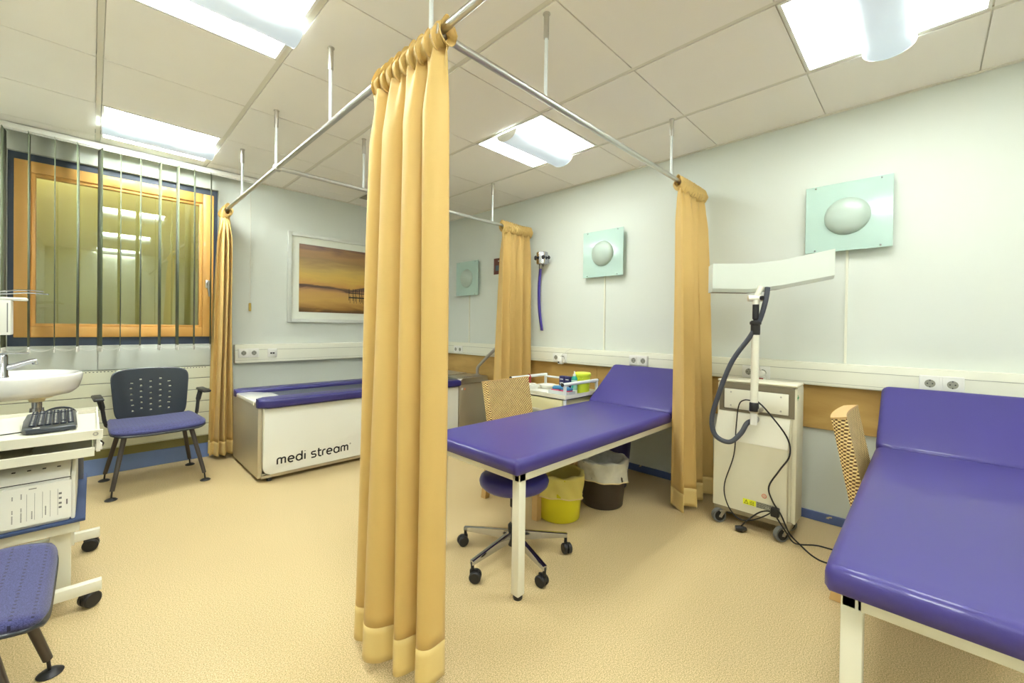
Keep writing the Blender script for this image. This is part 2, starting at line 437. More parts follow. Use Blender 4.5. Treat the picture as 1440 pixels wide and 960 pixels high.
# ------------------------------------------------------------------ recessed luminaires
def luminaire():
    """local origin: centre of cell, z=0 at ceiling plane"""
    t = thing('ceiling_light', '-', 'ceiling light', group='recessed ceiling lights')
    hx, hy = GX/2-.014, GY/2-.004
    f = MB(); w = .012
    f.box((-hx,-hy,-.002),(hx,-hy+w,.012)).box((-hx,hy-w,-.002),(hx,hy,.012)).box((-hx,-hy+w,-.002),(-hx+w,hy-w,.012)).box((hx-w,-hy+w,-.002),(hx,hy-w,.012))
    f.build('frame', WHITEP, t)
    ix, iy = hx-w, hy-w
    tr = MB()
    def prof(v):   # two shallow reflecting coves
        y = -iy + 2*iy*v; a = abs(y)/iy
        z = .004 + .1*math.sin(PI*min(1, max(0, (1-a)*1.15)))**.6 if a > .12 else .07
        return y, z
    tr.grid(lambda u, v: (-ix+2*ix*u, prof(v)[0], prof(v)[1]), 1, 40)
    for sx in (-1, 1):
        pts = [(prof(k/40)[0], prof(k/40)[1]) for k in range(41)]
        vs = [tr.bm.verts.new((sx*ix, y, z)) for y, z in pts] 
        vb = [tr.bm.verts.new((sx*ix, y, .004)) for y, z in pts]
        for k in range(40): tr.bm.faces.new((vs[k], vs[k+1], vb[k+1], vb[k]))
    tr.build('reflector_tray', TRAY, t)
    # perforated half-round basket
    R = .092; L = hx-.004; bk = MB(); n = 14
    bk.grid(lambda u, v: (-L+2*L*u, -R*math.cos(PI*v), -.012 - R*.62*math.sin(PI*v)), 1, n)
    bk.build('diffuser', BASKET, t, solid=.002)
    tb = MB().cyl((-L+.03,0,.004),(L-.03,0,.004),.013, seg=10); tb.build('fluorescent_tube', BASKET_IN, t)
    for s_ in (-1, 1):
        e = MB(); poly = [(-R*1.03*math.cos(PI*k/n), -.012-R*.65*math.sin(PI*k/n)) for k in range(n+1)]
        e.prism(poly, s_*L, s_*(L+.004), 'x'); e.build('end_cap', WHITEP, t)
    h = MB()
    h.box((-hx,-hy,.125),(hx,hy,.13)).box((-hx,-hy,.012),(-hx+.003,hy,.125)).box((hx-.003,-hy,.012),(hx,hy,.125)).box((-hx,-hy,.012),(hx,-hy+.003,.125)).box((-hx,hy-.003,.012),(hx,hy,.125))
    h.build('housing', WHITEP, t)
    return t
L0 = luminaire(); first = True
LL = {(1,-3):'recessed ceiling light with half-round basket behind the camera, left row',
      (4,-3):'recessed ceiling light with half-round basket behind the camera, right row',
      (1,0):'recessed ceiling light straight above the camera in the left row',
      (4,0):'bright recessed ceiling light cut by the top edge above the second examination couch',
      (1,3):'bright ceiling light cut by the top edge left of the tall curtain',
      (4,3):'smallest recessed ceiling light, above the first couch between tall curtain and right curtain',
      (1,6):'recessed ceiling light above the wood-framed window beside the blind rail'}
roots = []
for c in LIGHTS:
    x = GX0 + GX*(c[0]+.5); y = GY0 + GY*(c[1]+.5)
    if c == (4,-3) or c == (1,-3): y = (ys[0]+ys[1])/2 if False else y
    if first: o = L0; o.location = (x,y,H); o['label'] = LL[c]; first = False
    else: o = dup(L0, LL[c], (x,y,H))
    if c in ((1,6),(1,3),(1,0)):
        for ch in kids(o):
            if ch.name.startswith('reflector_tray'):
                ch.data = ch.data.copy(); ch.data.materials[0] = TRAYW if c == (1,6) else TRAYB
    roots.append(o)

# ------------------------------------------------------------------ window
b = MB(); y0, y1 = YA+.035, YA+.11
fw = .028
b.box((wx0,y0,wz0),(wx0+fw,y1,wz1)).box((wx1-fw,y0,wz0),(wx1,y1,wz1)).box((wx0+fw,y0,wz1-.05),(wx1-fw,y1,wz1)).box((wx0+fw,y0,wz0),(wx1-fw,y1,wz0+.062))
win = struct(b.build('window_1', BLUEG, smooth=0))
sx0, sx1, sz0, sz1 = wx0+fw, wx1-fw, wz0+.062, wz1-.05
b = MB(); y0 = YA+.02; sw = .078
def frame_ring(b, x0, x1, z0, z1, w, ya, yb, bev=.004):
    for A, B in (((x0,ya,z0),(x0+w,yb,z1)), ((x1-w,ya,z0),(x1,yb,z1)), ((x0+w,ya,z1-w),(x1-w,yb,z1)), ((x0+w,ya,z0),(x1-w,yb,z0+w))):
        b.box(A, B, bev=bev, seg=2)
frame_ring(b, sx0, sx1, sz0, sz1, sw, y0, YA+.09)
frame_ring(b, sx0+sw, sx1-sw, sz0+sw, sz1-sw, .022, YA+.036, YA+.085, .002)
b.build('sash', ORANGEW, win)
g = .022+sw
MB().box((sx0+g-.005,YA+.06,sz0+g-.005),(sx1-g+.005,YA+.066,sz1-g+.005)).build('pane', WGLASS, win, smooth=0)
h = MB(); hx = sx1-.042; hz = 1.50
h.box((hx-.016,YA+.008,hz-.03),(hx+.016,YA+.021,hz+.04), bev=.006)
h.cyl((hx,YA+.01,hz+.008),(hx,YA-.03,hz+.008),.010, seg=14)
h.tube([(hx,YA-.034,hz+.02),(hx,YA-.038,hz-.03),(hx+.006,YA-.036,hz-.105)],[.011,.010,.008],12)
h.build('handle', ALU, win)
b = MB().box((wx0-.3,YA+.34,.7),(wx1+.3,YA+.36,2.6))
b.box((wx0-.3,YA+.155,.7),(wx0-.02,YA+.34,2.6)).box((wx1+.02,YA+.155,.7),(wx1+.3,YA+.34,2.6)).box((wx0-.3,YA+.16,2.5),(wx1+.3,YA+.34,2.6)).box((wx0-.3,YA+.16,.7),(wx1+.3,YA+.34,.8))
struct(b.build('window_1_light_well', SCREEN, smooth=0)).name = 'trim_3'

ld = bpy.data.lights.new('window_fill', 'AREA'); ld.shape = 'RECTANGLE'; ld.size = 1.2; ld.size_y = .12; ld.energy = 3.2; ld.color = (1,.98,.85)  # added fill light, no real fitting: brightens the olive surface behind the pane
lo = bpy.data.objects.new('window_fill', ld); COL.objects.link(lo); lo.location = (.19,YA+.235,2.49)

# vertical blind
t = thing('vertical_blind', 'vertical blind with open grey green fabric slats hanging in front of the window', 'blind', (0,YA-.11,0))
b = MB().box((-.55,-.02,2.44),(1.06,.02,2.478), bev=.003); b.box((-.55,-.008,2.434),(1.06,.008,2.44)); b.build('rail', WHITEP, t)
sl_x = [-.418,-.308,-.19,-.077,.036,.147,.26,.374,.485,.596,.708]
sl_d = [10,5,2.2,6,-12,2.5,4,-8,-9,5,4]
for X, dg in zip(sl_x, sl_d):
    ang = PI/2 - math.atan2(X, YA-.11) - math.radians(dg); cx, cy = math.cos(ang)*.0635, math.sin(ang)*.0635
    s_ = MB(); s_.grid(lambda u, v: (X+(2*u-1)*cx, (2*u-1)*cy, .965+1.47*v), 2, 1)
    so = s_.build('slat', SLAT, t, solid=.0012)
    k = MB()
    Mz = Matrix.Translation((X,0,0)) @ Matrix.Rotation(ang, 4, 'Z')
    k.box((-.062,-.0035,.945),(.062,.0035,.985), Mz, bev=.002); k.build('weight', WHITEP, t)
ch = []
for i in range(len(sl_x)-1):
    xa, xb = sl_x[i], sl_x[i+1]
    for k in range(8):
        u = k/8; ch.append((xa+(xb-xa)*u, -.058, .978-.022*math.sin(PI*u)))
MB().tube(ch, .0016, 6).build('chain', WHITEP, t)

# pull cord by the window
t = thing('pull_cord', 'thin pull cord with small brass-coloured grip hanging on the back wall', 'cord', (1.02,YA-.02,0))
MB().tube([(0,0,2.46),(.002,-.006,1.9),(0,-.004,1.355)], .0022, 6).build('cord', CORDW, t)
MB().lathe([(.006,1.355),(.0105,1.35),(.0105,1.285),(.007,1.28)], (0,-.004,0), 14, close=True).build('grip', mat('brass_grip',(206,178,88),.4), t)

# convector panelling below the window
b = MB().box((XC,YA-.035,.196),(.72,YA-.0,.20))
for i in range(6):
    z0 = .20+i*.0992; b.box((XC,YA-.04,z0+.003),(.72,YA,z0+.0962), bev=.002, seg=1)
b.m(1); b.box((XC,YA-.034,.20),(.72,YA-.001,.795))
b.m(2)
for i in range(60):
    x = -.5+i*.02; b.box((x,YA-.0412,.783),(x+.009,YA-.04,.788))
struct(b.build('trim_4', [PLASTER, TRUNKL, BLACKP]))
b = MB().box((XC,YA-.012,.80),(.025,YA,.965), bev=.002).box((.029,YA-.012,.80),(.73,YA,.965), bev=.002)
struct(b.build('trim_5', WALL))
struct(MB().box((XC,YA-.01,.12),(.76,YA-.002,.20)).build('trim_6', OLIVE))
# skirtings
def skirt_mat():
    m, nt, b_ = nodes('blue_skirting_worn')
    tc = N(nt,'ShaderNodeTexCoord'); n = N(nt,'ShaderNodeTexNoise', Scale=14., Detail=5.); mp = N(nt,'ShaderNodeMapping'); mp.inputs['Scale'].default_value = (1,1,2.2)
    nt.links.new(tc.outputs['Object'], mp.inputs[0]); nt.links.new(mp.outputs[0], n.inputs['Vector'])
    cr = N(nt,'ShaderNodeValToRGB'); e = cr.color_ramp.elements
    e[0].position = .66; e[0].color = lin((82,100,152))+(1,); e[1].position = .69; e[1].color = lin((214,190,140))+(1,)
    nt.links.new(n.outputs['Fac'], cr.inputs[0]); nt.links.new(cr.outputs[0], b_.inputs['Base Color']); b_.inputs['Roughness'].default_value = .5
    return m
SKW = skirt_mat()
struct(MB().box((XC,YA-.014,0),(.80,YA,.125), bev=.002, seg=1).build('baseboard_back', BLUEB))
struct(MB().box((.80,YA-.012,0),(XB,YA,.055), bev=.002, seg=1).build('baseboard_back_low', BLUEB)).name = 'baseboard_back.001'
struct(MB().box((XB-.012,YD,0),(XB,YA-.012,.055), bev=.003, seg=1).build('baseboard_right', SKW))
# plywood rail panels on the right wall
b = MB()
for y0, y1 in ((-1.9,-.6),(-.597,.60),(.603,1.2),(1.203,1.80),(1.803,2.05),(2.053,3.2),(3.203,4.30)):
    b.box((XB-.014,y0,.568),(XB,y1,.834), bev=.0015, seg=1)
struct(b.build('trim_7', PLY))

# cable trunking
def trunk_b():
    b = MB(); y0, y1 = YD, YA
    poly = [(XB-.001,.836),(XB-.055,.836),(XB-.06,.842),(XB-.06,.932),(XB-.052,.972),(XB-.001,.974)]
    y0 += .002; y1 -= .062; b.prism(poly, y0, y1, 'y')
    b.m(1).box((XB-.0606,y0,.856),(XB-.06,y1,.8575)).box((XB-.0606,y0,.93),(XB-.059,y1,.9325))
    return b.build('cable_trunking', [TRUNK, TRUNKL])
tag(trunk_b(), 'long cream cable trunking running along the right wall above the plywood', 'cable trunking')
b = MB(); poly = [(YA,.806),(YA-.055,.806),(YA-.06,.812),(YA-.06,.925),(YA-.052,.972),(YA,.975)]
b.prism(poly, .90, XB-.001, 'x'); b.m(1).box((.90,YA-.0606,.832),(XB-.06,YA-.06,.8335)).box((.90,YA-.0606,.924),(XB-.06,YA-.059,.9265))
tag(b.build('cable_trunking', [TRUNK, TRUNKL]), 'cream cable trunking on the back wall below the framed picture', 'cable trunking')

# sockets: local plane faces -Y (x = along wall); rotate for the right wall
def socket(n, label, loc, rz, double=True):
    w = .082; W = w*n
    t = thing('wall_socket', label, 'wall socket', loc, rz, 'sockets in the cable trunking')
    MB().box((-W/2,-.008,-.041),(W/2,0,.041), bev=.003).build('plate', WHITEP, t)
    for i in range(n):
        cx = -W/2+w*(i+.5); k = MB()
        k.m(0); k.box((cx-.036,-.0105,-.036),(cx+.036,-.008,.036), bev=.003)
        k.m(1); k.lathe([(.0001,-.0108),(.0205,-.0108)], (cx,0,0), 24, axis='y')
        k.m(0); k.lathe([(.0205,-.0112),(.023,-.0112)], (cx,0,0), 24, axis='y')
        k.m(2)
        for s_ in (-1,1): k.lathe([(.0001,-.0112),(.0032,-.0112)], (cx+s_*.0095,0,0), 10, axis='y')
        k.box((cx-.002,-.0112,.014),(cx+.002,-.0109,.0205)).box((cx-.002,-.0112,-.0205),(cx+.002,-.0109,-.014))
        k.build('outlet', [WHITEP, TRUNKL, BLACKP], t)
    return t
FX = XB-.0606
socket(2, 'white double socket in the trunking above the second couch headrest', (FX,-.062,.90), -PI/2)
socket(2, 'white double socket in the trunking just above the first couch headrest', (FX,1.63,.91), -PI/2)
socket(2, 'white double socket furthest away in the right trunking near the steel machine', (FX,3.97,.892), -PI/2)
s1 = socket(2, 'white double socket behind the lamp pole with a plug in it', (FX,.79,.89), -PI/2)
s2 = socket(2, 'white double socket above the instrument trolley with an adapter in it', (FX,2.43,.885), -PI/2)
socket(2, 'white double socket on the back wall beside the left curtain', (1.005,YA-.0606,.897), 0)
t = thing('data_outlet', 'small white data outlet on the back wall trunking', 'data outlet', (1.198,YA-.0606,.893))
MB().box((-.04,-.008,-.04),(.04,0,.04), bev=.003).build('plate', WHITEP, t)
MB().box((-.018,-.0095,-.01),(-.002,-.008,.004)).box((.002,-.0095,-.01),(.018,-.008,.004)).build('port', BLACKP, t)
t = thing('plug', 'white plug with red switch in the socket behind the lamp pole', 'plug', (FX-.011,.752,.885))
MB().lathe([(.0001,-.035),(.016,-.035),(.02,-.02),(.021,0)], (0,0,.0), 20, axis='x').build('body', WHITEP, t)
MB().box((-.02,-.022,-.05),(-.0,.022,-.018), bev=.004).build('switch_housing', WHITEP, t)
MB().box((-.023,-.012,-.041),(-.019,.012,-.028), bev=.001).build('red_switch', RED, t)
MB().tube(sm([(-.03,.002,.01),(-.035,.01,.06),(-.02,.02,.1),(0.02,-.02,.095),(.03,-.18,.094)]), .0025, 6).build('cord', CORDW, t)
t = thing('plug_adapter', 'white plug adapter in the socket above the instrument trolley', 'plug adapter', (FX-.011,2.405,.875))
MB().box((-.04,-.035,-.045),(0,.015,.02), bev=.006).build('body', WHITEP, t)
MB().box((-.045,-.008,-.035),(-.039,.008,-.022), bev=.002).build('switch', BLACKP, t)
MB().tube(sm([(-.03,-.01,.02),(-.02,-.05,.06),(.01,-.12,.10),(.03,-.22,.10),(.04,-.3,.10)]), .0025, 6).build('cord', CORDW, t)

# ------------------------------------------------------------------ wall glass lamps
def glass_lamp(label, y, z, s=.2):
    t = thing('wall_glass_lamp', label, 'wall lamp', (XB,y,z), 0, 'square glass wall lamps')
    MB().box((-.052,-s,-s),(-.046,s,s), bev=.001, seg=1).build('glass_plate', LGLASS, t)
    d = MB(); prof = [(.108*math.cos(PI/2*k/14), -.0505-.044*math.sin(PI/2*k/14)) for k in range(15)]
    prof[-1] = (.0001, prof[-1][1]); d.lathe(prof, (0,0,0), 36, axis='x'); d.build('glass_dome', DOME, t)
    b = MB()
    for sy in (-1,1):
        for sz in (-1,1): b.cyl((-.058,sy*(s-.05),sz*(s-.012)),(0,sy*(s-.05),sz*(s-.012)),.0045, seg=10)
    b.build('standoff', CHROME, t)
    MB().box((-.045,-.06,-.06),(0,.06,.06), bev=.004).build('back_box', WHITEP, t)
    MB().box((-.01,-.006,.975-z),(-.0,.006,-.06)).build('cable_duct', TRUNK, t)
    return t
glass_lamp('large pale green glass wall lamp nearest the camera, above the lamp head', .335, 1.84)
glass_lamp('pale green glass wall lamp in the middle, right of the purple strap', 1.99, 1.812)
glass_lamp('farthest pale green glass wall lamp, near the room corner', 3.84, 1.73)

# small sensor, poster
t = thing('wall_sensor', 'small white sensor box high in the room corner', 'sensor', (XB,4.38,2.13))
MB().box((-.035,-.03,-.065),(0,.03,.065), bev=.008).build('housing', WHITEP, t)
MB().lathe([(.0001,-.045),(.016,-.042),(.02,-.034)], (0,0,-.035), 16, axis='x').build('lens', GREYW, t)
t = thing('poster', 'small dark brown poster on the wall half behind the middle curtain', 'poster', (XB,3.30,1.835))
MB().box((-.004,-.125,-.088),(0,.125,.088)).build('print', BROWN, t)
b = MB()
for i,(w,dx) in enumerate(((.012,.0),(.01,.016),(.012,.03),(.009,.045),(.011,.058))): b.box((-.0048,.045-dx*1,.05),(-.004,.045-dx+w*.8,.062))
b.build('lettering', WHITEP, t); MB().box((-.0048,-.11,.052),(-.004,-.03,.06)).build('lettering', WHITEP, t)
b = MB()
for i in range(3): b.box((-.0048,.095-.07*i-.05,-.05),(-.004,.095-.07*i,.01))
b.build('picture_tiles', mat('tile_grey_blue',(92,108,122),.5), t)

# chrome holder with strap
t = thing('chrome_holder', 'round chrome wall holder with black knobs above the purple strap', 'wall holder', (XB,2.655,1.835))
MB().lathe([(.0001,.062),(.05,.062),(.056,.056),(.056,-.05),(.05,-.058),(.0001,-.058)], (-.075,0,0), 32).build('drum', CHROME, t)
MB().box((-.03,-.03,-.04),(0,.03,.04), bev=.004).build('wall_bracket', CHROME, t)
for a in (100, 165, 230, 280):
    ar = math.radians(a); c = (-.075+.056*math.cos(ar), .056*math.sin(ar))
    d = (math.cos(ar), math.sin(ar)); k = MB()
    k.cyl((c[0]-d[0]*.004,c[1]-d[1]*.004,.005),(c[0]+d[0]*.012,c[1]+d[1]*.012,.005),.009, seg=12)
    k.tube([(c[0]+d[0]*.012,c[1]+d[1]*.012,.005),(c[0]+d[0]*.02,c[1]+d[1]*.02,.005),(c[0]+d[0]*.028,c[1]+d[1]*.028,.005)],[.012,.018,.012],14)
    k.build('knob', BLACKP, t)
t = thing('purple_strap', 'long purple strap hanging under the chrome wall holder', 'strap', (XB-.03,2.715,0))
s_ = MB(); cen = sm([(0,0,1.745),(-.004,.012,1.55),(-.002,.004,1.34),(0,-.03,1.135)], 8)
s_.grid(lambda u, v: (cen[int(round(v*(len(cen)-1)))].x, cen[int(round(v*(len(cen)-1)))].y+(u-.5)*.032, cen[int(round(v*(len(cen)-1)))].z), 2, len(cen)-1)
s_.build('band', STRAP, t, solid=.006)
MB().tube(sm([(0,.012,1.745),(0,.014,1.775),(0,-.004,1.79),(0,-.03,1.785),(0,-.034,1.765)]), .004, 8).build('hook', BLACKP, t)

# ------------------------------------------------------------------ framed picture
t = thing('framed_picture', 'large framed sunset photograph with pier on the back wall', 'picture', (2.0,YA,1.63))
wd = .66; b = MB(); frame_ring(b, -wd, wd, -.445, .445, .035, -.03, 0, .004); b.build('frame', mat('pale_frame',(212,216,208),.35,coat=.2), t)
MB().box((-wd+.03,-.014,-.415),(wd-.03,-.006,.415)).build('mat_board', mat('mat_board',(232,236,222),.7), t)
pw, ph = .555, .34
MB().box((-pw,-.016,-ph),(pw,-.0135,ph)).build('print', SUNSET, t, smooth=0)
b = MB(); px0 = -.05
for i in range(14):
    x = px0+i*.036 + (.008 if i % 2 else 0); b.box((x,-.0168,-.20-.004*i),(x+.006,-.016,-.075+.0*i))
    b.box((x+.012,-.0168,-.23),(x+.016,-.016,-.15))
b.box((px0-.002,-.0168,-.175),(pw,-.016,-.162)).box((px0-.002,-.0168,-.125),(pw,-.016,-.117))
b.build('pier', INK, t, smooth=0)

# ------------------------------------------------------------------ curtains
RZ, RX, RY1, RY2 = 2.125, .795, 1.15, 2.845
def plan(p, q, n, amp, seed, ends=(1,1), perp=None):
    """pleated line from p to q (2-D) -> function of u"""
    rnd = random.Random(seed); p, q = Vector(p), Vector(q); d = q-p; L = d.length; d = d/L
    w = Vector((-d.y, d.x)) if perp is None else Vector(perp)
    ks = [(.65+.7*rnd.random())*(1 if i % 2 else -1) for i in range(n+1)]
    off = [.25*(rnd.random()-.5) for _ in range(n+1)]
    def f(u):
        t = u*n; i = min(n-1, int(t)); fr = t-i
        s_ = fr*fr*(3-2*fr)
        s_ = .5-.5*math.cos(PI*fr)
        a = ks[i]*(1-s_) + ks[i+1]*s_
        o = off[i]*(1-fr)+off[i+1]*fr
        sh = .22*math.sin(2*PI*fr)*(1/n)*(1)   # overhanging fold
        return p + d*L*min(1.02, max(-.02, u + o/n*0 - sh*.8)) + w*amp*a
    return f
def curtain(name, label, top, bot, ztop, zbot, n, atop, abot, seed, hem=.11, group='yellow cubicle curtains', tp=None, bp=None, sh=.2):
    ft = plan(top[0], top[1], n, atop, seed); fb = plan(bot[0], bot[1], n, abot, seed)
    if bp:
        def interp(L_):
            C = sm([(x, y, 0) for x, y in L_], 10)
            def f(u):
                q = u*(len(C)-1); i = min(len(C)-2, int(q)); return C[i].lerp(C[i+1], q-i).to_2d()
            return f
        fb = interp(bp); ft = interp(tp)
    rnd = random.Random(seed+5); tf = plan(top[0], top[1], n*3, .017, seed+9)
    NU = n*14; NV = 46; hd = ztop-.075
    bulge = [rnd.uniform(-.012,.012) for _ in range(n+2)]
    def P(u, z):
        v = max(0., min(1., (hd-z)/(hd-zbot)))
        k = v**.8
        a = ft(u); b_ = fb(u); q = a.lerp(b_, k)
        if v < .10:    # gathered under the tape
            q = tf(u).lerp(q, .25+.75*(v/.10)**.7)
        wob = .010*math.sin(5.*v+u*9+seed)*min(1, v*4)
        return Vector((q.x+wob*.6, q.y+wob*.5, z + (.012*math.sin(u*n*PI*1.0+seed)*0)))
    zs = []
    t = thing(name, label, 'curtain', (top[0][0]*.5+top[1][0]*.5, top[0][1]*.5+top[1][1]*.5, 0), 0, group)
    o0 = Vector(t.location)
    b = MB(); b.grid(lambda u, v: P(u, hd+(zbot+hem-hd)*v) - o0, NU, NV)
    b.build('cloth', CURT, t, solid=.0022, smooth=80, recalc=False)
    b = MB(); b.grid(lambda u, v: P(u, zbot+hem+.004-(hem+.004)*v) - o0, NU, 5)
    b.build('hem', HEMM, t, solid=.005, smooth=80, recalc=False)
    # ruffled rod pocket gathered round the tube
    h = MB(); dd = (Vector(top[1])-Vector(top[0])).normalized(); w = Vector((-dd.y, dd.x)); rnd = random.Random(seed+2)
    ph = [rnd.uniform(0, 6.28) for _ in range(4)]
    def Hh(u, v):
        c = Vector(top[0]).lerp(Vector(top[1]), u); a = 2*PI*v
        f = .5+.5*math.sin(u*n*2*PI*1.6+ph[0]+.5*math.sin(a)); g = math.sin(u*n*2*PI*3.3+ph[1]+a)
        up = max(0, math.sin(a)); dn = max(0, -math.sin(a))
        r = .020 + .015*f + .005*g
        z = RZ-.012 + math.sin(a)*(r + .020*up*(.5+.7*f) + .014*dn)
        q = c + w*math.cos(a)*r*(1-.35*up) + dd*.006*g
        return Vector((q.x, q.y, z)) - o0
    h.grid(Hh, NU, 20); bmesh.ops.remove_doubles(h.bm, verts=h.bm.verts, dist=1e-6); h.build('heading', CURT, t, solid=.002, smooth=80, recalc=True)
    return t
curtain('cubicle_curtain', 'tall yellow curtain hanging at the rail corner in the foreground', ((RX,1.57),(RX+.005,1.10)), ((.77,1.53),(.80,1.065)), RZ+.03, .035, 6, .035, .08, 3,
    tp=[(.80,1.57),(.765,1.545),(.765,1.51),(.81,1.48),(.83,1.46),(.77,1.445),(.76,1.41),(.775,1.375),(.825,1.35),(.79,1.325),(.758,1.30),(.765,1.26),(.80,1.24),(.825,1.225),(.775,1.205),(.76,1.165),(.785,1.125),(.81,1.105)],
    bp=[(.77,1.55),(.71,1.51),(.668,1.44),(.70,1.40),(.735,1.385),(.672,1.365),(.655,1.33),(.675,1.292),(.722,1.268),(.762,1.25),(.715,1.235),(.684,1.20),(.70,1.178),(.765,1.168),(.775,1.155),(.722,1.125),(.745,1.092),(.815,1.098)])
curtain('cubicle_curtain', 'narrow yellow curtain bunched beside the window at the left end of the rail', ((RX,4.37),(RX,4.16)), ((.775,4.41),(.80,4.12)), RZ+.03, .04, 6, .045, .075, 8,
    tp=[(.80,4.41),(.765,4.36),(.775,4.28),(.755,4.22),(.772,4.26),(.785,4.19),(.795,4.25),(.808,4.18),(.818,4.24),(.832,4.19),(.825,4.26),(.822,4.34),(.80,4.38)],
    bp=[(.76,4.42),(.70,4.38),(.725,4.34),(.695,4.28),(.73,4.31),(.752,4.23),(.775,4.30),(.798,4.22),(.825,4.30),(.850,4.23),(.875,4.29),(.880,4.33),(.85,4.38)])
curtain('cubicle_curtain', 'yellow curtain at the far rail end beside the poster and purple strap', ((2.705,RY2),(3.11,RY2)), ((2.64,RY2),(3.10,RY2)), RZ+.03, .04, 9, .04, .085, 12)
curtain('cubicle_curtain', 'yellow curtain at the wall end of the near rail beside the lamp machine', ((2.66,RY1),(3.10,RY1)), ((2.575,1.085),(3.09,1.085)), RZ+.03, .03, 7, .035, .06, 21)

t = thing('curtain_rail', 'aluminium curtain rail frame hung from the ceiling on thin rods', 'curtain rail', (RX,RY1,0))
o0 = Vector((RX,RY1,0)); rr = .0135
def rel(*p): return [Vector(q)-o0 for q in p]
MB().tube(rel((RX,YD,RZ),(RX,YA,RZ)), rr, 14).build('long_tube', ALU, t)
MB().tube(rel((RX,RY1,RZ),(XB,RY1,RZ)), rr, 14).build('cross_tube', ALU, t)
MB().tube(rel((RX,RY2,RZ),(XB,RY2,RZ)), rr, 14).build('cross_tube', ALU, t)
for y in (RY1, RY2): MB().box((-.018,y-RY1-.02,RZ-.018),(.022,y-RY1+.02,RZ+.018), bev=.004).build('connector', STEEL, t)
for x, y in ((RX,.20),(RX,1.19),(RX,2.03),(RX,2.865),(RX,3.69),(1.34,RY1),(2.56,RY1),(1.35,RY2),(2.59,RY2)):
    q = rel((x,y,RZ),(x,y,H)); h = MB().tube(q, .0075, 10).build('hanger_rod', WTUBE, t)
    s_ = MB().lathe([(.0001,-.105),(.0105,-.105),(.0115,-.10),(.0115,-.006),(.016,-.003),(.016,0),(.0001,0)], q[1], 16)
    s_.cyl(q[1]+Vector((-.0125,0,-.05)), q[1]+Vector((.0125,0,-.05)), .003, seg=8)
    s_.build('sleeve', STEEL, h)

